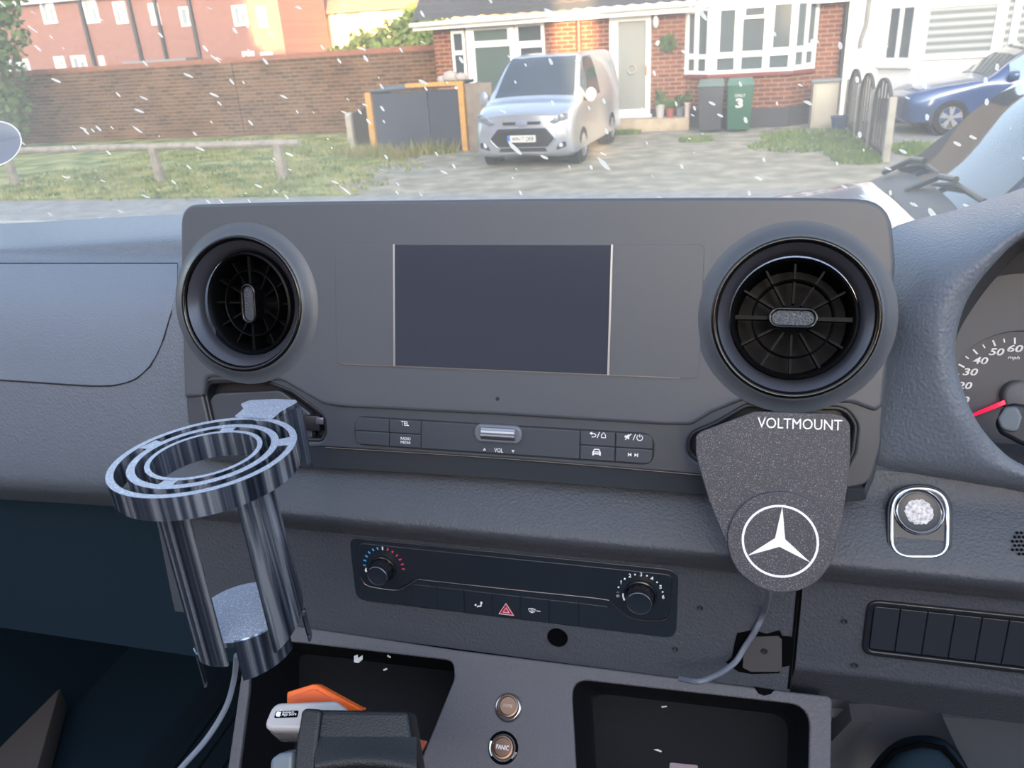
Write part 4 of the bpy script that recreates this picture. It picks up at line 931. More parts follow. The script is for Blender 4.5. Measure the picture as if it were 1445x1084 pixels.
t = MB(); t.prism([onY(x, y, .86) for x, y in ((-60, 315), (0, 331), (14, 342), (0, 350), (-60, 360))], [onY(x, y, .85) for x, y in ((-60, 315), (0, 331), (14, 342), (0, 350), (-60, 360))])
tag(t.build('trim_5', m_hole), kind='structure')

# ================================================================== outside
m_tar = mottled('tarmac', '#6d6f73', '#85868a', 9, .9, bump=.004)
m_pave = mottled('pavement', '#7b7976', '#8f8d89', 5, .9)
m_kerb = mat('kerb_stone', '#a9a6a0', .9)
m_grs = mottled('lawn', '#4f6028', '#7f8548', 1.6, .95, c3='#a59d68', detail=8)
m_grav = mottled('gravel', '#76705f', '#8a8474', 2.6, .95, lo=.3, hi=.7, c3='#a39b88', detail=15, bump=.02)
m_wht = mat('white_upvc', '#e9e9e6', .35); m_pane = mat('curtained_pane', '#596164', .12, spec=.6); m_pane2 = mat('dark_pane', '#454d52', .1, spec=.6)
m_br = brick('house_brick', '#91583f', '#74412f', '#a3917f', sc=1.25, lumps=[(.3, '#d8cfc8'), (.7, '#ffffff')])
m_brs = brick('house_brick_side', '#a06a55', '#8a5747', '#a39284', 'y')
m_brw = brick('garden_wall_brick', '#7b5c46', '#574130', '#8c7b67', sc=1.35, lumps=[(.25, '#a79c90'), (.5, '#e6dacb'), (.8, '#ffffff')])
m_brf = brick('far_brick', '#976a5d', '#8a5c50', '#9a7d73')
m_yel = mottled('cream_render', '#d8b684', '#e2c294', 2, .9)
m_ren = mottled('white_render', '#e4e4e2', '#efeeec', 3, .85)
m_conc = mottled('concrete', '#9c968b', '#b3aca0', 6, .9)
m_wood = mottled('pale_timber', '#b38545', '#c79a58', 12, .7); m_oldw = mottled('weathered_timber', '#8a8177', '#a1988c', 8, .9)
m_tile = mat('roof_tile', '#4c4a4a', .8); m_gut = mat('gutter_white', '#dcdad4', .4); m_dpipe = mat('black_pipe', '#23252a', .4)
m_leaf = mottled('dark_leaf', '#3d5326', '#60763a', 6, .8); m_leafl = mottled('sunlit_leaf', '#5d7030', '#8b9646', 5, .8)
def V3(*p): return Vector(p)
# ground
t = MB(); t.box((-70, -30, -.3), (60, 70, -.06)); st('ground', t, m_tar)
t = MB(); t.box((-60, -8, -.06), (50, 10.0, -.05)); st('road', t, m_tar)
t = MB(); t.box((-60, 10.0, -.06), (50, 11.8, .0)); st('pavement', t, m_pave)
t = MB(); t.box((-60, 9.86, -.06), (50, 10.0, .02)); st('kerb', t, m_kerb)
t = MB(); t.box((-8.6, 11.8, -.06), (2.62, 22, .0)); st('driveway', t, m_grav)
t = MB(); t.box((2.62, 11.8, -.06), (40, 26, .0)); st('neighbour_drive', t, m_pave)
# lawn, with an edge that wanders into the gravel
edge = catmull([(-5.6, 11.8), (-6.6, 12.6), (-6.1, 13.6), (-7.0, 14.6), (-6.6, 15.8), (-7.6, 16.6), (-8.2, 18), (-7.8, 21.4)], 5)
t = MB(); lo = [V3(-60, 11.8, -.05)] + [V3(x, y, -.05) for x, y in edge] + [V3(-60, 21.4, -.05)]; t.prism(lo, [p + V3(0, 0, .085) for p in lo]); lawn = st('lawn', t, m_grs)
def blades(name, label, spots, m, hmax, n, grp=None):
    """short blades scattered over patches, one mesh"""
    t = MB()
    for _ in range(n):
        cx, cy, rx, ry, z = random.choice(spots); a = random.uniform(0, 2*pi); r = sqrt(random.random()); x, y = cx+rx*r*cos(a), cy+ry*r*sin(a); h = hmax*random.uniform(.4, 1); w_ = .012+.02*random.random(); an = random.uniform(0, pi); lx, ly = random.uniform(-.5, .5)*h, random.uniform(-.5, .5)*h
        t.add([(x-w_*cos(an), y-w_*sin(an), z), (x+w_*cos(an), y+w_*sin(an), z), (x+lx, y+ly, z+h)], [(0, 1, 2)])
    return tag(t.build(name, m, None, fix=False), label, 'grass', None, 'stuff')
random.seed(5)
blades('lawn_grass', 'green and straw coloured grass along the garden wall', [(-13+1.5*i, y, 1.6, 1.1, .03) for i in range(5) for y in (12.6, 14.5, 17, 19.5)], m_grs, .10, 9000)
m_weed = mottled('weed_green', '#4c6a2c', '#7d8b48', 4, .9)
blades('weeds', 'rough green weeds growing through the gravel before the houses', [(1.7, 17.6, .9, .9, 0), (2.2, 15.6, .5, 1.5, 0), (1.5, 16.2, 1.0, .9, 0), (2.2, 14.4, .4, .6, 0), (-.5, 17.4, .35, .25, 0), (-2.2, 19.0, .4, .2, 0), (3.3, 15.2, .45, .8, 0)], m_weed, .13, 4200)
blades('rough_grass', 'tall rough grass in front of the bin store', [(-7.6, 16.5, .9, .25, .0), (-6.0, 16.6, .6, .2, 0), (-6.9, 16.0, .8, .4, 0)], mottled('dry_weed', '#6d7440', '#8f8552', 4, .9), .38, 500)
def foliage(name, label, cat, blobs, m, leaf=.09, n=2600, trunk=None, grp=None):
    root = thing(name, label, cat, (blobs[0][0], blobs[0][1], 0), grp); t = MB()
    for _ in range(n):
        cx, cy, cz, r = random.choice(blobs); d_ = Vector((random.gauss(0, 1), random.gauss(0, 1), random.gauss(0, 1))).normalized()*r*(random.random()**.35); p = V3(cx, cy, cz)+d_*random.uniform(.85, 1.1)
        if p.z < .05: continue
        a = Vector((random.gauss(0, 1), random.gauss(0, 1), random.gauss(0, 1))).normalized(); b = a.orthogonal().normalized(); l_ = leaf*random.uniform(.6, 1.3)
        t.add([p-b*l_*.5, p+a*l_, p+b*l_*.5, p-a*l_], [(0, 1, 2, 3)])
    t.build('leaves', m, root, fix=False)
    t = MB(); tx, ty = trunk or (blobs[0][0], blobs[0][1])
    for dx, dy, z in ((0, 0, blobs[0][2]), (.5, .1, blobs[0][2]*.8), (-.5, .2, blobs[0][2]*.8)): t.tube([(tx, ty, 0), (tx+dx*.4, ty+dy*.4, z*.5), (tx+dx, ty+dy, z)], [.07, .05, .02], 8)
    t.build('stem', mat('bark', '#4f4335', .9), root); return root
foliage('garden_bush', 'sunlit yellow green bush rising over the brick wall before the cream house', 'bush', [(-13.0, 30, 1.8, 1.0), (-14.2, 30, 1.5, .8), (-12.0, 30, 2.1, 1.0), (-11.0, 30, 2.5, 1.0), (-15.0, 30, 1.3, .7), (-10.2, 29.5, 2.0, 1.2), (-12.4, 30, 1.4, 1.0), (-10.9, 30, 3.0, .6)], m_leafl, .15, 5000)
foliage('side_tree', 'dark green tree at the far left edge beside the red terrace', 'tree', [(-19.6, 19.5, 3.2, 1.0), (-20.3, 19.5, 2.0, 1.2), (-19.4, 19.5, 4.3, 1.0), (-20.0, 19.4, 1.2, .9)], m_leaf, .12, 3000)

# garden wall
wl = thing('garden_wall', 'long weathered brick garden wall behind the lawn, topped by a brick coping', 'wall', (-16, 21.5, 0))
t = MB(); t.box((-32, 21.4, 0), (-7.02, 21.63, 2.02)); t.build('brickwork', m_brw, wl)
t = MB(); t.box((-32, 21.36, 2.02), (-7.02, 21.67, 2.10)); t.box((-32, 21.38, 2.10), (-7.02, 21.65, 2.16)); t.build('coping', brick('coping_brick', '#9a6048', '#84503f', '#907663', sc=.5), wl)
for x in (-13.9,):
    t = MB(); t.box((x, 21.36, 0), (x+.4, 21.42, 2.02)); t.build('wall_pier', m_brw, wl)
# knee rail
kr = thing('knee_rail', 'low weathered timber rail on short posts along the front of the lawn', 'fence', (-10.6, 13.4, 0))
t = MB(); t.tube([(-18, 13.42, .70), (-12, 13.42, .69), (-7.4, 13.42, .665)], .065, 8); t.build('rail', m_oldw, kr)
for x in (-17.4, -13.95, -10.5, -7.85):
    t = MB(); t.hexa([(x-.075, 13.36, 0), (x+.075, 13.36, 0), (x+.075, 13.5, 0), (x-.075, 13.5, 0), (x-.065, 13.36, .68), (x+.065, 13.36, .68), (x+.065, 13.48, .74), (x-.065, 13.48, .74)]); t.build('post', m_oldw, kr, 30, .01)

# ---------------------------------------------------------------- main house
YF = 20.0; WF = Fr((0, YF, 0), 0)
hs = thing('brick_house', 'low eaved red brick house with a tiled roof, bay window and white framed doors', 'house', (-2.2, 21, 0))
t = MB(); t.box((-6.95, YF, 0), (2.52, YF+.25, 2.62)); t.build('front_wall', m_br, hs)
t = MB(); t.box((-6.95, YF+.25, 0), (-6.70, 27, 2.62)); t.build('side_wall', m_brs, hs)
t = MB(); t.box((-2.75, YF-.06, .0), (2.52, YF, .44)); t.build('plinth', mat('dark_plinth', '#3b3d42', .8), hs)
# roof with tile courses
rows = []; n_c = 30
for k in range(n_c):
    y0, z0 = YF-.32+k*.25, 2.66+k*.19
    for dy, dz in ((0, .035), (.24, .19)):
        rows.append([V3(x, y0+dy, z0+dz + (.03 if (i % 2) else 0)) for i, x in enumerate([-7.35+.16*j for j in range(63)])])
t = MB(); t.grid(rows); t.build('roof', m_tile, hs, 20)
t = MB(); t.box((-7.35, YF-.30, 2.48), (2.55, YF+.0, 2.60)); t.build('fascia_board', m_gut, hs)
t = MB(); t.tube([(-7.4, YF-.34, 2.60), (2.56, YF-.34, 2.66)], .055, 10); t.build('gutter', m_gut, hs)
for x, nm in ((-3.33, 'downpipe'), (2.49, 'downpipe')):
    t = MB(); t.tube([(x, YF-.08, 0), (x, YF-.08, 2.5), (x, YF-.28, 2.58)], .045 if x > 0 else .06, 10); t.build(nm, m_dpipe if x > 0 else mat('brown_pipe', '#6b4634', .5), hs)
def rect(x0, x1, z0, z1): return [(x0, z0), (x1, z0), (x1, z1), (x0, z1)]
def window(nm, fr, x0, x1, z0, z1, panes, par, m=m_wht, mp=m_pane, c=.05, b=.006, pm=None):
    w_ = plate(nm, fr, [rect(x0, x1, z0, z1)] + [rect(*p) for p in panes], -.02, c, m, par, b, 1, 30)
    for i, p in enumerate(panes): plate('pane', fr, [rect(p[0]-.01, p[1]+.01, p[2]-.01, p[3]+.01)], -.01, .012, (pm or {}).get(i, mp), w_, .001, 1)
    return w_
window('garden_door', WF, -6.10, -4.90, .25, 2.47, [(-5.90, -5.06, 2.16, 2.40), (-5.90, -5.02, .40, 2.02)], hs, mp=mat('door_glass', '#55625f', .1))
window('side_window', WF, -6.48, -6.14, .25, 2.44, [(-6.42, -6.20, 1.98, 2.36), (-6.42, -6.20, .4, 1.88)], hs, mp=m_pane2)
window('side_window', WF, -4.88, -4.16, .6, 2.48, [(-4.80, -4.24, 2.10, 2.42), (-4.76, -4.22, .8, 1.95)], hs, mp=m_pane2)
dr = window('front_door', WF, -2.62, -1.66, .30, 2.52, [(-2.42, -1.78, .46, 2.38)], hs, mp=mat('obscure_glass', '#8d8f8a', .25), c=.07)
t = MB(); t.box((-2.6, YF-.14, .28), (-1.62, YF-.05, .34)); t.build('threshold', m_wht, hs)
t = MB(); t.fbox(WF, -1.80, -1.74, 1.20, 1.42, .05, .10); t.build('door_handle', mat('brass_handle', '#8f8270', .3, .8), dr)
t = MB(); t.lathe(Fr((-2.1, YF-.02, 1.35), 0), [(.10, .0), (.12, .015), (.10, .03), (.08, .015)], 24); t.build('glass_motif', m_conc, dr)
# bay
BF = Fr((0, 19.45, 0), 0)
def slant(p0, p1):
    a, b = V3(*p0), V3(*p1); x = (b-a).normalized(); n = V3(0, 0, 1); return Fr(a, ax=(x, n, x.cross(n))), (b-a).length
BL, lL = slant((-.86, YF, 0), (-.32, 19.45, 0)); BR, lR = slant((1.42, 19.45, 0), (1.92, YF, 0))
t = MB(); q = [(-.86, YF+.01), (-.32, 19.47), (1.42, 19.47), (1.92, YF+.01)]; t.prism([V3(x, y, .40) for x, y in q], [V3(x, y, 1.14) for x, y in q]); t.build('bay_wall', m_br, hs)
t = MB(); t.prism([V3(x, y-.02, 0) for x, y in q], [V3(x, y-.02, .42) for x, y in q]); t.build('bay_plinth', MATS['dark_plinth'], hs)
q2 = [(-.92, YF), (-.36, 19.37), (1.46, 19.37), (1.98, YF)]; t = MB(); t.prism([V3(x, y, 1.10) for x, y in q2], [V3(x, y, 1.18) for x, y in q2]); t.build('bay_sill', mat('red_sill', '#7d4038', .7), hs)
window('bay_window', BF, -.34, 1.44, 1.17, 2.56, [(-.12, .18, 1.62, 2.46), (.36, .80, 1.62, 2.26), (.40, .78, 2.33, 2.47), (1.00, 1.34, 1.66, 2.50), (-.16, .20, 1.25, 1.50), (.36, .80, 1.25, 1.50), (.95, 1.34, 1.25, 1.50)], hs)
window('bay_window', BL, 0, lL, 1.17, 2.56, [(.10, .30, 1.62, 2.44), (.42, .70, 1.60, 2.48), (.10, .32, 1.26, 1.50), (.42, .68, 1.25, 1.50)], hs)
window('bay_window', BR, 0, lR, 1.17, 2.56, [(.06, .34, 1.66, 2.50), (.44, .66, 1.70, 2.50), (.06, .32, 1.28, 1.54), (.42, .64, 1.30, 1.54)], hs)
t = MB(); t.prism([V3(x, y, 2.54) for x, y in q2], [V3(x, y, 2.68) for x, y in q2]); t.build('bay_roof', m_gut, hs)
t = MB(); t.box((-3.2, 19.35, 0), (-.72, YF-.06, .28)); stp = t.build('door_step', mottled('step_stone', '#a2937c', '#b8aa92', 4, .9), None, 30, .02); tag(stp, 'pale stone step below the white front door', 'step')
t = MB(); WL = Fr((-1.55, YF, 2.33), 0); wlp = thing('wall_lamp', 'small pale wall lamp on the brick right of the front door', 'wall lamp', (-1.55, YF-.06, 2.2))
t.lathe(WL, [(.03, .0), (.03, .06), (.06, .07), (.07, .14), (.05, .18), (.0001, .19)], 20, 0, 0, 0, 0, 1, 2.0); t.build('lamp_glass', mat('lamp_white', '#d6d3cb', .3), wlp); t = MB(); t.fbox(WL, -.05, .05, -.12, .12, 0, .03); t.build('back_plate', m_dpipe, wlp)
t = MB(); t.lathe(Fr((-1.5, YF, 1.88), 0), [(.055, 0), (.055, .015), (.0001, .018)], 20); tag(t.build('door_plaque', m_wht), 'round white number plaque on the brick between door and wreath', 'plaque')
t = MB(); wf = Fr((-1.28, YF-.02, 1.86), 0)
for _ in range(500):
    a = random.uniform(0, 2*pi); r = .12+random.gauss(0, .045); p = wf.w(r*cos(a), r*sin(a), random.uniform(0, .07)); d_ = Vector((random.gauss(0, 1), random.gauss(0, 1), random.gauss(0, 1))).normalized(); b = d_.orthogonal()*.015; t.add([p-b, p+d_*.04, p+b, p-d_*.04], [(0, 1, 2, 3)])
t.lathe(wf, [(.16, .0), (.17, .03), (.13, .05), (.09, .03), (.10, 0)], 32); tag(t.build('wreath', m_leaf, None, fix=False), 'round green wreath hung on the brick wall left of the bay window', 'wreath')
def pot(x, y, z, r, h, m, label, plant):
    root = thing('plant_pot', label, 'plant pot', (x, y, z), 'pots by the front door'); fr = Fr((x, y, z), ax=(V3(1, 0, 0), V3(0, 1, 0), V3(0, 0, 1)))
    t = MB(); t.lathe(fr, [(.001, 0), (r*.75, 0), (r*.98, h*.88), (r*1.06, h*.9), (r*1.06, h), (r*.92, h), (r*.9, h*.9), (.001, h*.9)], 24); t.build('pot', m, root, 40)
    t = MB()
    for _ in range(plant):
        a = random.uniform(0, 2*pi); rr_ = r*random.random()*1.2; p = V3(x+rr_*cos(a), y+rr_*sin(a), z+h*random.uniform(.95, 1.9)); d_ = Vector((random.gauss(0, 1), random.gauss(0, 1), random.gauss(0, 1))).normalized(); b = d_.orthogonal()*.03; t.add([p-b, p+d_*.07, p+b, p-d_*.07], [(0, 1, 2, 3)])
    for k in range(4): t.tube([(x, y, z+h*.85), (x+random.uniform(-r, r)*.6, y, z+h*1.3)], .008, 5)
    t.build('plant', m_leaf, root, fix=False)
pot(-1.40, 19.6, .28, .11, .30, mat('grey_pot', '#b3b1ad', .6), 'pale grey plant pot nearest the front door on the step', 90)
pot(-1.17, 19.6, .28, .10, .20, mat('terracotta', '#9c4f3a', .7), 'red terracotta plant pot between two grey pots on the step', 60)
pot(-.95, 19.6, .28, .10, .24, mat('slate_pot', '#6b7076', .6), 'slate grey plant pot right of the terracotta pot', 150)
pot(-.78, 19.52, .28, .07, .32, mat('pink_white_pot', '#d4c5c2', .5), 'tall narrow white pot beside the dark wheelie bin', 12)
def bin_w(x, y, m, label, lidm, num=None):
    root = thing('wheelie_bin', label, 'wheelie bin', (x, y, 0), 'wheelie bins'); w0, w1, d0, d1, h = .23, .28, .25, .33, .97
    t = MB(); t.hexa([(x-w0, y-d0, .05), (x+w0, y-d0, .05), (x+w0, y+d0, .05), (x-w0, y+d0, .05), (x-w1, y-d1, h), (x+w1, y-d1, h), (x+w1, y+d1, h), (x-w1, y+d1, h)]); t.build('body', m, root, 30, .02)
    t = MB(); t.hexa([(x-w1-.02, y-d1-.04, h), (x+w1+.02, y-d1-.04, h), (x+w1+.02, y+d1, h), (x-w1-.02, y+d1, h), (x-w1*.9, y-d1*.8, h+.11), (x+w1*.9, y-d1*.8, h+.11), (x+w1*.9, y+d1, h+.13), (x-w1*.9, y+d1, h+.13)]); t.build('lid', lidm, root, 30, .02)
    for s_ in (-1, 1):
        t = MB(); fr = Fr((x+s_*(w0-.02), y+d0, .10), ax=(V3(0, 1, 0), V3(0, 0, 1), V3(1, 0, 0))); t.lathe(fr, [(.001, -.03), (.10, -.03), (.10, .03), (.001, .03)], 20); t.build('wheel', m_dpipe, root)
    if num:
        q = sqrt(h*h+(d1-d0)**2); fr = Fr((x, y-d0-.006, .05), ax=(V3(1, 0, 0), V3(0, -(d1-d0)/q*1.09, .92/q).normalized(), V3(0, -1, -.087).normalized()))
        text('bin_number', num, fr, -.01, .56, .004, .20, m_wht, root, wide=.15, bold=.04); text('bin_word', 'ONLY', fr, .0, .72, .004, .06, m_wht, root, wide=.22)
bin_w(-.25, 19.0, mat('bin_charcoal', '#3a3c42', .5), 'charcoal wheelie bin standing left of the green bin', mat('bin_lid_green', '#5d6f66', .5))
bin_w(.36, 18.95, mat('bin_green', '#1f5844', .5), 'green wheelie bin with a white 3 painted on its front', mat('bin_lid_green2', '#4f7161', .5), '3')
mc = thing('meter_cabinet', 'beige meter cabinet standing by the brick wall right of the bay', 'cabinet', (2.14, 19.1, 0))
t = MB(); t.box((1.88, 19.05, 0), (2.40, 19.5, .93)); t.build('cabinet_body', mat('cabinet_beige', '#b5ad9b', .7), mc, 30, .01); t = MB(); t.box((1.93, 19.03, .05), (2.37, 19.06, .88)); t.build('cabinet_door', mat('cabinet_beige2', '#bdb5a3', .6), mc, 30, .008); t = MB(); t.box((1.84, 19.0, .93), (2.44, 19.5, .98)); t.build('cabinet_top', mat('cabinet_grey', '#7f868a', .6), mc, 30, .01)
fr = Fr((2.38, 18.35, 0), ax=(V3(1, 0, 0), V3(0, 1, 0), V3(0, 0, 1))); t = MB(); t.lathe(fr, [(.001, 0), (.13, 0), (.17, .26), (.185, .27), (.185, .30), (.16, .30), (.15, .24), (.001, .24)], 24); tag(t.build('garden_tub', mat('blue_tub', '#3a4a66', .5), None, 40), 'dark blue garden tub in front of the beige cabinet', 'tub')
# hooped fence panels and concrete posts
py_ = [14.1, 15.75, 17.35, 18.95]
for i, (y, h, lab) in enumerate(zip(py_, (.98, .98, .98, .98), ('concrete fence post nearest the road, tall and pale', 'concrete fence post behind the nearest arched panel', 'concrete fence post between the second and third arched panels', 'concrete fence post by the beige cabinet'))):
    t = MB(); t.box((2.53, y-.05, 0), (2.64, y+.05, h)); tag(t.build('fence_post', m_conc, None, 30, .012), lab, 'fence post', 'concrete fence posts')
m_fp = mat('dark_fence', '#4a443f', .8)
for i, (a, b) in enumerate(zip(py_, py_[1:])):
    root = thing('arched_fence_panel', ('dark arched fence panel nearest the road, behind the front concrete post', 'second dark arched fence panel from the road', 'dark arched fence panel farthest from the road, beside the cabinet')[i], 'fence panel', (2.58, (a+b)/2, 0), 'arched fence panels')
    fr = Fr((2.58, (a+b)/2, 0), ax=(V3(0, -1, 0), V3(0, 0, 1), V3(-1, 0, 0))); w_ = (b-a)/2-.06
    arch_ = [(-w_, .05), (w_, .05)] + [(w_*cos(pi*k/16), .80+.42*sin(pi*k/16)) for k in range(17)]
    plate('arch_frame', fr, [arch_, [(x*.86, .12+(z-.05)*.91) for x, z in arch_]], -.025, .025, m_fp, root, .004, 1)
    for k in range(5):
        x = -w_*.72+k*w_*.36; t = MB(); t.fbox(fr, x-.05, x+.05, .1, .78+.40*sqrt(max(0, 1-(x/w_)**2)), -.01, .01); t.build('slat', m_fp, root)
# bin store
bs = thing('bin_store', 'timber framed bin store with dark blue grey doors beside the silver van', 'bin store', (-6.4, 17.2, 0))
t = MB(); t.box((-7.42, 16.95, .03), (-6.15, 17.0, 1.25)); t.build('door_panel', mat('store_door', '#3c4352', .6), bs); t = MB(); t.box((-6.13, 16.95, .03), (-5.42, 17.0, 1.26)); t.build('door_panel', mat('store_door2', '#353c4b', .6), bs)
t = MB(); t.hexa([(-7.55, 16.86, 0), (-7.42, 16.86, 0), (-7.42, 17.0, 0), (-7.55, 17.0, 0), (-7.55, 16.86, 1.28), (-7.42, 16.86, 1.28), (-7.42, 17.0, 1.28), (-7.55, 17.0, 1.28)]); t.build('frame_post', m_wood, bs)
t = MB(); t.box((-5.42, 16.86, 0), (-5.30, 17.0, 1.38)); t.build('frame_post', m_wood, bs)
t = MB(); t.box((-6.6, 16.88, 1.34), (-5.30, 16.98, 1.42)); t.build('top_beam', m_wood, bs)
t = MB(); t.hexa([(-7.5, 16.9, 1.26), (-5.42, 16.9, 1.32), (-5.42, 18.1, 1.34), (-7.5, 18.1, 1.28), (-7.5, 16.9, 1.30), (-5.42, 16.9, 1.37), (-5.42, 18.1, 1.4), (-7.5, 18.1, 1.34)]); t.build('lid_board', mat('store_lid', '#2e333b', .6), bs)
t = MB(); t.box((-5.28, 16.95, 0), (-4.70, 17.02, 1.36)); t.box((-5.30, 17.02, 0), (-5.25, 18.1, 1.34)); t.build('side_panel', mottled('grey_boards', '#7d746c', '#91877c', 5, .8), bs)
t = MB(); t.box((-7.50, 17.0, 0), (-7.45, 18.1, 1.25)); t.build('back_side', mat('store_lid', '#2e333b', .6), bs)
t = MB(); t.hexa([(-8.42, 17.56, 0), (-8.28, 17.56, 0), (-8.28, 17.68, 0), (-8.42, 17.68, 0), (-8.42, 17.56, .78), (-8.28, 17.56, .78), (-8.28, 17.68, .84), (-8.42, 17.68, .84)]); tag(t.build('garden_post', m_conc, None, 30, .01), 'short pale concrete post at the lawn edge, left of the bin store', 'post')
t = MB(); q = [(-8.32, 17.7), (-7.7, 19.2)]; t.prism([V3(x+d, y, z) for (x, y), d, z in ((q[0], 0, .02), (q[1], 0, .02), (q[1], 0, 1.15), (q[0], 0, .80))], [V3(x+.05, y, z) for (x, y), z in ((q[0], .02), (q[1], .02), (q[1], 1.15), (q[0], .80))]); tag(t.build('low_fence_panel', mat('dark_boards', '#4b4641', .8)), 'low dark board panel running back from the short concrete post', 'fence panel')
t = MB()
for cx, cy, cz, r in ((-5.9, 17.9, 1.50, .18), (-5.65, 17.9, 1.47, .14), (-6.1, 17.9, 1.44, .12)): 
    fr = Fr((cx, cy, cz-r*.6), ax=(V3(1, 0, 0), V3(0, 1, 0), V3(0, 0, 1))); t.lathe(fr, [(.001, 0), (r*.9, .02), (r, r*.5), (r*.7, r), (.001, r*1.2)], 14)
tag(t.build('sack', mat('pale_sack', '#aaa199', .8), None, 60), 'pale crumpled sack on top of the bin store', 'sack')

# ---------------------------------------------------------------- white house
wh = thing('white_house', 'white rendered house with a boxed bay and blinds, right of the brick house', 'house', (6, 21, 0))
t = MB(); t.box((2.56, YF, 0), (14, YF+.3, 8.5)); t.build('front_wall', m_ren, wh)
WB = Fr((0, 19.2, 0), 0); t = MB(); q = [(3.28, YF+.01), (3.80, 19.22), (7.2, 19.22), (7.7, YF+.01)]
t.prism([V3(x, y, .50) for x, y in q], [V3(x, y, 3.4) for x, y in q]); t.build('bay_box', m_ren, wh)
q2 = [(3.30, YF), (3.82, 19.27), (7.2, 19.27), (7.6, YF)]; t = MB(); t.prism([V3(x, y, .0) for x, y in q2], [V3(x, y, .52) for x, y in q2]); t.build('bay_base', mat('dark_blue_base', '#3a4354', .8), wh)  # dark blue block below the bay
WS, lw = slant((3.28, YF, 0), (3.80, 19.2, 0))
window('bay_side_window', WS, .06, lw-.03, 1.20, 3.3, [(.20, .46, 1.32, 2.28), (.57, .84, 1.32, 2.28), (.20, .46, 2.48, 3.1), (.57, .84, 2.48, 3.1)], wh, c=.03)
t = MB(); t.fbox(WS, 0, lw, 1.12, 1.20, 0, .09); t.build('sill', m_wht, wh)
blind = mat('grey_blind', '#7d8484', .5); b_ = blind.node_tree.nodes['Principled BSDF']; wv_ = N(blind, 'ShaderNodeTexWave', bands_direction='Z'); wv_.inputs['Scale'].default_value = 2.2; L(blind, coords(blind), wv_.inputs[0]); L(blind, ramp(blind, wv_.outputs[1], [(.35, '#6c7375'), (.7, '#a3a7a5')]), b_.inputs['Base Color'])
window('bay_front_window', WB, 3.86, 7.0, 1.26, 3.3, [(4.0, 5.22, 1.36, 2.24), (5.42, 5.52, 1.36, 2.3), (5.66, 6.9, 1.36, 2.24), (4.0, 5.2, 2.46, 3.1), (5.66, 6.9, 2.46, 3.1)], wh, c=.04, mp=blind)
t = MB(); t.tube([(2.95, YF-.06, 2.9), (2.93, YF-.06, 2.0), (2.86, YF-.06, 1.7), (2.86, YF-.06, 1.55)], .045, 10); t.build('downpipe', mat('grey_pipe', '#8b8a88', .5), wh)

# ---------------------------------------------------------------- far houses
FF = Fr((0, 42, 0), 0); fh = thing('red_terrace', 'red brick terrace backs with small white windows, beyond the garden wall on the left', 'house', (-36, 43, 0))
t = MB(); t.box((-62, 42, 0), (-27.56, 42.4, 5.7)); t.build('rear_wall', m_brf, fh)
t = MB(); t.box((-62, 41.6, 5.6), (-27.6, 42.0, 5.85)); t.build('eaves', m_gut, fh)
t = MB(); rows = [[V3(-62, 41.5, 5.85), V3(-27.6, 41.5, 5.85)], [V3(-62, 46, 9.2), V3(-27.6, 46, 9.2)]]; t.grid(rows); t.build('roof', m_tile, fh)
def fw(px0, py0, px1, py1, Y, par, fr, open_=True):
    a, b = onY(px0, py0, Y), onY(px1, py1, Y); x0, x1, z0, z1 = a.x, b.x, b.z, a.z; w_ = x1-x0; d_ = .13
    window('window', fr, x0, x1, z0, z1, [(x0+d_, x0+w_*.5-d_*.4, z0+d_, z1-d_), (x0+w_*.5+d_*.4, x1-d_, z0+d_, z0+(z1-z0)*.62)], par, c=.08, mp=mat('far_pane', '#8f9696', .2))
for q in ((55, 0, 83, 33), (116, 0, 143, 32), (159, 3, 183, 33), (209, 5, 229, 35), (252, 10, 280, 36), (10, 85, 46, 104), (76, 80, 95, 98), (100, 79, 126, 101), (139, 79, 151, 98)): fw(*q, 42, fh, FF)
for x in (121, 190, 226):
    a = onY(x, 40, 41.9); t = MB(); t.tube([(a.x, 41.9, 1.5), (a.x, 41.9, 5.7)], .11, 8); t.build('downpipe', m_dpipe, fh)
t = MB(); a, b = onY(182, 88, 40), onY(296, 82, 40); t.box((a.x, 39.5, 1.9), (-27.6, 42, 2.28)); t.build('lean_to_roof', mat('lean_to_grey', '#7d7f83', .6), fh); t = MB(); t.box((a.x, 39.6, 0), (-27.65, 42, 1.9)); t.build('lean_to_wall', m_brf, fh)
fg = thing('red_wing', 'red brick gabled wing with four white windows, between terrace and cream house', 'house', (-24.5, 41, 0))
FG = Fr((0, 40, 0), 0)
t = MB(); t.box((-27.2, 40, 0), (-22.0, 45.2, 5.4)); t.build('wing_wall', m_brf, fg)
t = MB(); t.prism([V3(-27.5, 39.7, 5.4), V3(-21.7, 39.7, 5.4), V3(-24.6, 39.7, 8)], [V3(-27.5, 45.3, 5.4), V3(-21.7, 45.3, 5.4), V3(-24.6, 45.3, 8)]); t.build('roof', m_tile, fg)
for q in ((327, 8, 352, 36), (362, 10, 379, 38), (342, 73, 361, 88), (368, 74, 387, 88)): fw(*q, 40, fg, FG)
t = MB(); a = onY(385, 40, 39.9); t.tube([(-27.0, 39.9, 0), (-27.0, 39.9, 5.4)], .1, 8); t.build('downpipe', m_dpipe, fg)
fy = thing('cream_house', 'sunlit cream house with white windows behind the bush, beyond the garden wall', 'house', (-18, 48, 0)); FY = Fr((0, 46, 0), 0)
t = MB(); t.box((-24.4, 46, 0), (-9, 52, 4.15)); t.build('front_wall', m_yel, fy)
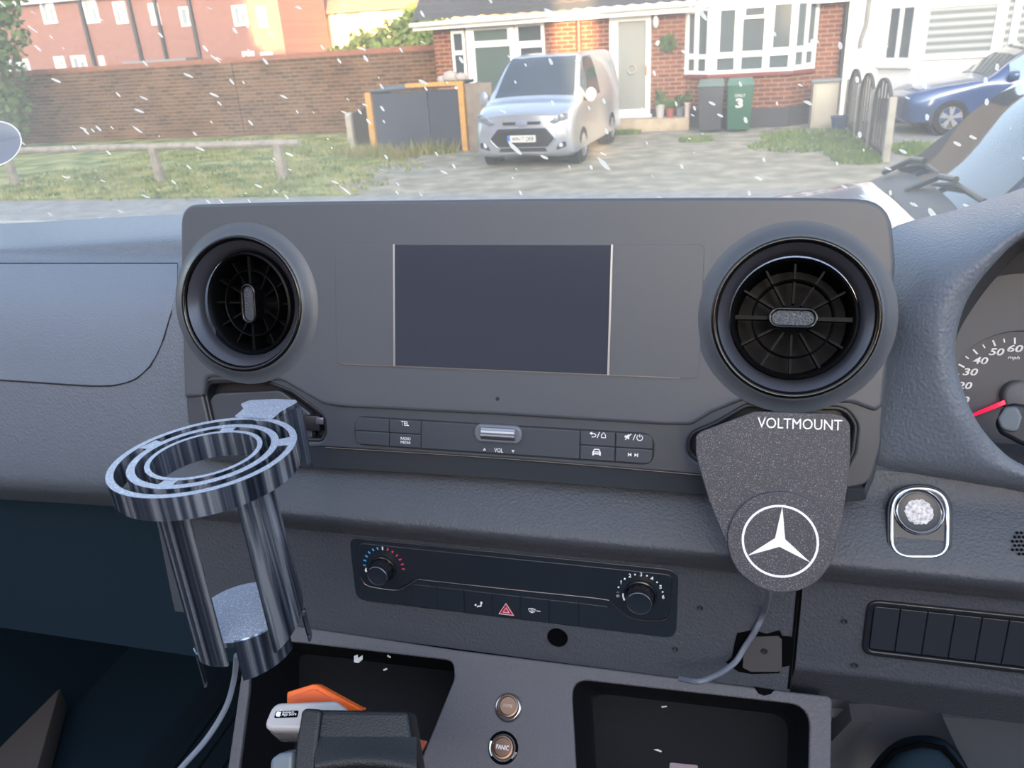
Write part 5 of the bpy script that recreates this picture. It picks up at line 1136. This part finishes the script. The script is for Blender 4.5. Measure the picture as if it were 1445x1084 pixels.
t = MB(); t.prism([V3(-24.9, 45.5, 4.1), V3(-8.6, 45.5, 4.1), V3(-8.6, 49, 6.8), V3(-24.9, 49, 6.8)], [V3(-24.9, 45.5, 4.25), V3(-8.6, 45.5, 4.25), V3(-8.6, 49, 6.95), V3(-24.9, 49, 6.95)]); t.build('roof', mat('red_tile', '#8b6a5c', .8), fy)
for q in ((467, 15, 490, 40), (508, 17, 540, 37), (552, 16, 575, 33)): fw(*q, 46, fy, FY)
# unseen blocks added behind the van; heights and gap shaped to shade the street
t = MB(); t.box((-70, -16, -.06), (-11.2, -14, 15)); st('sun_block_west', t, m_brf)
t = MB(); t.box((-11.2, -16, -.06), (4.05, -14, 8.2)); st('sun_block_middle', t, m_brf)
t = MB(); t.box((5.40, -16, -.06), (60, -14, 9.0)); st('sun_block_east', t, m_brf)

# ---------------------------------------------------------------- cars
class Car:
    def __init__(s, root, nose, back, stations, m):
        s.root = root; s.o = V3(*nose); s.b = V3(*back).normalized(); s.l = s.b.cross(V3(0, 0, 1)); s.st = stations
        half = []
        for y, prof in stations: half.append([(y, w_, z) for w_, z in prof])
        s.n = len(half[0]); full = [[(y, -w_, z) for y, w_, z in h] + [(y, w_, z) for y, w_, z in h[-2::-1]] for h in half]
        s.k, s.kp = 6, 3; g1 = [catmull(r, s.kp) for r in full]; g2 = list(zip(*[catmull(list(c), s.k) for c in zip(*g1)])); s.G = [list(r) for r in g2]
    def w(s, y, x, z): return s.o + s.b*y + s.l*x + V3(0, 0, z)
    def body(s, m):
        t = MB(); t.grid([[s.w(*p) for p in r] for r in s.G]); nn = len(s.G[0]); t.f += [tuple(range(nn)), tuple(range(len(t.v)-nn, len(t.v)))]; t.mi += [0, 0]
        return t.build('body', m, s.root, 40)
    def skin(s, name, u0, u1, v0, v1, m, off=.012, par=None):
        """part laid on the body: u along the stations, v along the profile (0 left sill .. right sill)"""
        i0, i1, j0, j1 = round(u0*s.k), round(u1*s.k), round(v0*s.kp), round(v1*s.kp); rows = []
        for i in range(i0, i1+1): rows.append([s.w(*s.G[i][j]) for j in range(j0, j1+1)])
        me = bpy.data.meshes.new(name); t = MB(); t.grid(rows); me.from_pydata(t.v, [], t.f); me.update(); c = s.w(2.0, 0, .9)
        if sum((p.normal.dot(p.center-c)*p.area for p in me.polygons)) < 0: me.flip_normals()
        nr = [v.normal.copy() for v in me.vertices]; n0 = len(nr); top = [v.co+n*off for v, n in zip(me.vertices, nr)]; bot = [v.co-n*.01 for v, n in zip(me.vertices, nr)]; fs = [tuple(p.vertices) for p in me.polygons]
        ec = {(f[i], f[(i+1) % 4]) for f in fs for i in range(4)}; side = [(b, a, a+n0, b+n0) for a, b in ec if (b, a) not in ec]
        bpy.data.meshes.remove(me); me = bpy.data.meshes.new(name); me.from_pydata(top+bot, [], fs+[tuple(i+n0 for i in f[::-1]) for f in fs]+side); me.update(); smooth(me, 40); return link(name, me, par or s.root, m)
    def front(s, y=0, slope=0):
        return Fr(s.w(y, 0, 0), ax=(s.l, V3(0, 0, 1), -s.b))
    def wheels(s, ys, r, half, mt, mh):
        for y in ys:
            for sd in (-1, 1):
                fr = Fr(s.w(y, sd*half, r), ax=(s.b, V3(0, 0, 1), s.l*sd)); t = MB(); t.lathe(fr, [(r*.62, -.10), (r*.96, -.11), (r, -.07), (r, .07), (r*.95, .10), (r*.66, .105), (r*.64, .08)], 40); wz = t.build('wheel', mt, s.root, 50)
                t = MB(); t.lathe(fr, [(r*.66, .085), (r*.60, .07), (.001, .05)], 32); t.build('rim_dish', mat('wheel_dark', '#2b2d31', .5), wz)
                t = MB()
                t.lathe(fr, [(r*.66, .09), (r*.62, .105), (r*.58, .09)], 32)
                for k in range(5):
                    a = 2*pi*k/5+.3
                    for da in (-.16, .16): t.hexa([fr.w(q_*cos(a+da*e)-w_*sin(a), q_*sin(a+da*e)+w_*cos(a), c) for c in (.06, .10) for q_, w_, e in ((r*.08, -.02, 0), (r*.60, -.022, 1), (r*.60, .022, 1), (r*.08, .02, 0))])
                t.lathe(fr, [(r*.14, .06), (r*.14, .105), (.001, .108)], 16); t.build('spokes', mh, wz, 40)
                t = MB(); fr2 = Fr(s.w(y, sd*(half-.005), r), ax=(s.b, V3(0, 0, 1), s.l*sd)); t.lathe(fr2, [(r*1.18, -.12), (r*1.18, .085), (r*1.06, .09), (r*1.0, -.02)], 40); t.build('wheel_arch', m_dpipe, s.root, 40)
m_sil = mat('silver_paint', '#a7adb8', .28, .55, coat=.6); m_navy = mat('navy_paint', '#1b2c5c', .2, 0, coat=.5); m_blue = mat('blue_paint', '#2c4a78', .25, .3, coat=.8)
m_glass = mat('car_glass', '#39424c', .05, spec=.8); m_tyre = mat('tyre', '#1d1e21', .8); m_all = mat('alloy', '#b4b7bb', .3, .8); m_gr = mat('grille_black', '#25282e', .5); m_lamp = mat('lamp_clear', '#d9dde2', .1, .2, coat=1)
# silver van
van = thing('silver_van', 'silver van parked nose towards us on the gravel in front of the brick house', 'van', (-3.4, 16, 0))
stv = [(0, [(0, .28), (.70, .28), (.80, .44), (.78, .66), (.71, .84), (.62, .90), (.36, .935), (0, .945)]),
       (.10, [(0, .22), (.82, .22), (.885, .42), (.88, .70), (.82, .89), (.72, .965), (.4, .995), (0, 1.005)]),
       (.35, [(0, .20), (.86, .20), (.915, .45), (.91, .75), (.88, .96), (.79, 1.045), (.42, 1.08), (0, 1.09)]),
       (.82, [(0, .22), (.87, .22), (.918, .45), (.918, .8), (.905, 1.04), (.84, 1.15), (.48, 1.19), (0, 1.20)]),
       (1.25, [(0, .22), (.87, .22), (.918, .45), (.918, .8), (.905, 1.08), (.775, 1.50), (.45, 1.545), (0, 1.555)]),
       (1.62, [(0, .22), (.87, .22), (.918, .45), (.918, .8), (.905, 1.10), (.71, 1.74), (.42, 1.80), (0, 1.81)]),
       (2.0, [(0, .22), (.87, .22), (.918, .45), (.918, .8), (.905, 1.10), (.70, 1.79), (.42, 1.84), (0, 1.85)]),
       (3.2, [(0, .22), (.87, .22), (.918, .45), (.918, .8), (.905, 1.10), (.72, 1.80), (.42, 1.845), (0, 1.855)]),
       (4.3, [(0, .24), (.87, .24), (.91, .45), (.91, .8), (.90, 1.10), (.72, 1.77), (.42, 1.82), (0, 1.83)]),
       (4.42, [(0, .3), (.82, .3), (.86, .45), (.86, .8), (.85, 1.10), (.68, 1.70), (.40, 1.75), (0, 1.76)])]
vn = Car(van, (-3.42, 14.15, 0), (.07, 1, 0), stv, m_sil); vn.body(m_sil)
vn.skin('windscreen', 3.05, 4.95, 5.35, 8.65, m_glass)
vn.skin('side_glass', 3.5, 6.4, 4.15, 4.9, m_glass); vn.skin('side_glass', 3.5, 6.4, 9.1, 9.85, m_glass)
vf = vn.front(.06)
hexo = rpoly([(-.60, .53, .05), (-.46, .39, .05), (.46, .39, .05), (.60, .53, .05), (.44, .70, .06), (-.44, .70, .06)])
gr_ = plate('grille', vf, [hexo], -.04, .10, m_gr, van, .02, 3)
plate('grille_trim', vf, [[(x*1.06, .545+(z-.545)*1.12) for x, z in hexo], hexo], -.05, .09, m_sil, van, .012, 2)
for k in range(3):
    t = MB(); z = .47+.07*k; w_ = .44; t.fbox(vf, -w_, w_, z-.008, z+.008, .10, .115); t.build('grille_bar', m_dpipe, gr_)
pl = plate('number_plate', vf, [rpoly([(x, z) for x, z in rect(-.26, .26, .475, .59)], .01)], .08, .125, mat('plate_white', '#dcdcd8', .4), van, .004)
plate('plate_band', vf, [rect(-.262, -.205, .476, .589)], .12, .128, mat('plate_blue', '#3d6fc0', .4), pl, .001); text('plate_text', 'WN17 OKR', vf, .03, .532, .127, .075, m_gr, pl, wide=.42, bold=.02)
plate('lower_grille', vf, [rpoly([(-.46, .30), (.46, .30), (.42, .37), (-.42, .37)], .02)], -.05, .065, m_gr, van, .01); plate('upper_slot', vf, [rpoly([(-.34, .765), (.34, .765), (.36, .815), (-.36, .815)], .015)], -.05, .075, m_gr, van, .006)
t = MB(); bf_ = vn.front(0); t.lathe(Fr(vf.w(0, .79, .075), ax=(vf.x, vf.y, vf.n)), [(.11, -.02), (.11, .015), (.10, .022), (.0001, .026)], 32, 0, 0, 0, 0, 1, .42); t.build('oval_badge', mat('badge_silver', '#9aa4b8', .3, .6), van)
for sd in (-1, 1):
    q = rpoly([(sd*.46, .80, .02), (sd*.56, .765, .02), (sd*.80, .84, .03), (sd*.82, .95, .03), (sd*.70, .96, .03)], .02)
    fr = Fr(vf.w(0, 0, 0), ax=((vf.x - vf.n*.25*sd).normalized(), vf.y, (vf.n+vf.x*.25*sd).normalized())); hl_ = plate('headlamp', fr, [q], -.05, .245, mat('lamp_housing', '#858d98', .12, .3, coat=1), van, .012, 2)
    for k in range(2):
        t = MB(); t.lathe(Fr(fr.w(sd*(.60+.10*k), .86+.02*k, .248), ax=(fr.x, fr.y, fr.n)), [(.045, -.01), (.04, .004), (.0001, .008)], 16); t.build('lamp_lens', m_all, hl_)
    q = rpoly([(sd*.60, .32, .02), (sd*.80, .38, .02), (sd*.80, .48, .02), (sd*.66, .44, .02)], .02); fr = Fr(vf.o, ax=((vf.x - vf.n*.05*sd).normalized(), vf.y, (vf.n+vf.x*.05*sd).normalized())); fg_ = plate('fog_lamp_recess', fr, [q], -.05, .10, m_gr, van, .006); t = MB(); t.lathe(Fr(fr.w(sd*.70, .41, .10), ax=(fr.x, fr.y, fr.n)), [(.04, -.01), (.035, .006), (.0001, .01)], 16); t.build('fog_lamp', m_lamp, fg_)
    a = vn.w(1.02, sd*.93, 1.10); t = MB(); fr3 = Fr(a, ax=(vn.l, V3(0, 0, 1), -vn.b)); t.lathe(fr3, [(.001, -.07), (.10, -.06), (.125, 0), (.11, .05), (.001, .07)], 20, sd*.10, .06, 0, 0, .85, 1.05); mi_ = t.build('door_mirror', m_sil, van, 60); t = MB(); t.tube([vn.w(1.02, sd*.86, 1.08), vn.w(1.02, sd*.98, 1.10)], .03, 8); t.build('mirror_arm', m_gr, mi_)
vn.wheels((.80, 3.45), .32, .83, m_tyre, m_all)
t = MB(); t.tube([vn.w(1.95, -.0, 1.85), vn.w(2.2, -.0, 2.05)], .008, 6); t.build('aerial', m_gr, van)
for x0, x1 in ((-.62, .0), (.02, .66)):
    t = MB(); t.tube([vn.w(.86, x0, 1.215), vn.w(.90, (x0+x1)/2, 1.24), vn.w(.93, x1, 1.24)], .012, 6); t.build('wiper', m_gr, van)
# hatchback behind the fence
def hatch(sc_w=1.0, h=1.52, cowl=.98, nose=.80, wt=.88):
    k = sc_w
    return [(0, [(0, .30), (.55*k, .30), (.66*k, .42), (.66*k, .55), (.62*k, .64), (.55*k, .68), (.3*k, .70), (0, .705)]),
       (.12, [(0, .22), (.72*k, .22), (.80*k, .42), (.80*k, .58), (.76*k, .70), (.68*k, nose-.04), (.36*k, nose-.01), (0, nose)]),
       (.5, [(0, .2), (.80*k, .2), (wt*k, .42), (wt*k, .65), (.84*k, .80), (.74*k, nose+.06), (.4*k, nose+.09), (0, nose+.10)]),
       (1.05, [(0, .2), (.82*k, .2), (.89*k, .42), (.89*k, .7), (.87*k, .88), (.77*k, cowl-.05), (.44*k, cowl-.02), (0, cowl-.01)]),
       (1.35, [(0, .2), (.82*k, .2), (.89*k, .42), (.89*k, .7), (.875*k, .92), (.79*k, cowl), (.46*k, cowl+.035), (0, cowl+.05)]),
       (1.85, [(0, .2), (.82*k, .2), (.89*k, .42), (.89*k, .7), (.875*k, .94), (.68*k, cowl+.32), (.42*k, cowl+.37), (0, cowl+.385)]),
       (2.3, [(0, .2), (.82*k, .2), (.89*k, .42), (.89*k, .7), (.875*k, .95), (.60*k, h-.05), (.38*k, h-.005), (0, h)]),
       (3.2, [(0, .2), (.82*k, .2), (.89*k, .42), (.89*k, .7), (.87*k, .96), (.59*k, h-.07), (.38*k, h-.01), (0, h)]),
       (3.9, [(0, .22), (.82*k, .22), (.88*k, .42), (.88*k, .7), (.86*k, .97), (.56*k, h-.20), (.36*k, h-.15), (0, h-.14)]),
       (4.25, [(0, .3), (.74*k, .3), (.8*k, .42), (.8*k, .7), (.78*k, .95), (.55*k, 1.05), (.35*k, 1.08), (0, 1.09)])]
hb_ = thing('blue_hatchback', 'blue hatchback parked by the white house, behind the arched fence', 'car', (5.6, 17.9, 0))
hc = Car(hb_, (3.35, 17.95, 0), (1, .06, 0), hatch(1.0, 1.55, 1.0, .82), m_blue); hc.body(m_blue)
hc.skin('windscreen', 4.05, 5.9, 5.35, 8.65, m_glass)
mg = mat('pale_car_glass', '#8fa6a6', .08)
for v0, v1 in ((4.15, 4.95), (9.05, 9.85)): hc.skin('front_side_glass', 4.7, 6.35, v0, v1, mg); hc.skin('rear_side_glass', 6.5, 7.7, v0, v1, m_glass)
hc.wheels((.78, 3.4), .32, .80, m_tyre, m_all)
for sd in (-1, 1):
    fr3 = Fr(hc.w(1.72, sd*.95, 1.0), ax=(hc.l, V3(0, 0, 1), -hc.b)); t = MB(); t.lathe(fr3, [(.001, -.08), (.09, -.06), (.10, 0), (.08, .06), (.001, .08)], 16, 0, .02); t.build('door_mirror', m_blue, hb_, 60)
    q = rpoly([(sd*.50, .60, .02), (sd*.80, .66, .03), (sd*.84, .76, .02), (sd*.62, .72, .03)], .02); fr = hc.front(.0); fr = Fr(hc.w(.16, 0, 0), ax=((fr.x-fr.n*.5*sd).normalized(), fr.y, (fr.n+fr.x*.5*sd).normalized())); plate('headlamp', fr, [q], -.2, .04, m_lamp, hb_, .01, 2)
# near car, bonnet and windscreen in view
nb = thing('navy_car', 'glossy navy car close in front on the right, its bonnet and windscreen showing', 'car', (2.1, 6.3, 0))
nc = Car(nb, (-.10, 4.72, 0), (1, .03, 0), [(y_*.9 if y_ > 1.35 else 1.215-(1.35-y_)*.95, [(w_, z_*1.23) for w_, z_ in pr_2]) for y_, pr_2 in hatch(1.05, 1.52, 1.0, .82)], m_navy); nc.body(m_navy)
nc.skin('windscreen', 4.05, 5.95, 5.3, 8.7, mat('sky_glass', '#23303c', .04, spec=.5))
for v0, v1 in ((4.15, 4.95), (9.05, 9.85)): nc.skin('side_glass', 4.7, 7.6, v0, v1, m_glass)
nc.wheels((.74, 3.05), .36, .80, m_tyre, m_all)
for a_, b_ in ((-.66, .0), (-.06, .66)):
    t = MB(); z = 1.285; t.tube([nc.w(1.20, a_, z), nc.w(1.26, (a_+b_)/2, z+.065), nc.w(1.28, b_, z+.05)], .013, 8); wp = t.build('wiper', m_gr, nb)
    t = MB(); t.tube([nc.w(1.10, a_+.05, z-.02), nc.w(1.22, a_+.18, z+.075), nc.w(1.25, (a_+b_)/2, z+.09)], .017, 8); t.build('wiper_arm', m_dpipe, wp)
t = MB(); t.grid([[nc.w(y, x, z - .05*(x/.75)**2) for x in [-.72+.18*i for i in range(9)]] for y, z in ((1.03, 1.235), (1.12, 1.275), (1.21, 1.305))]); t.build('scuttle', m_gr, nb)
for sd in (-1, 1):
    fr3 = Fr(nc.w(1.55, sd*1.02, 1.3), ax=(nc.l, V3(0, 0, 1), -nc.b)); t = MB(); t.lathe(fr3, [(.001, -.09), (.10, -.07), (.12, 0), (.09, .06), (.001, .08)], 20, 0, .02); t.build('door_mirror', m_navy, nb, 60)
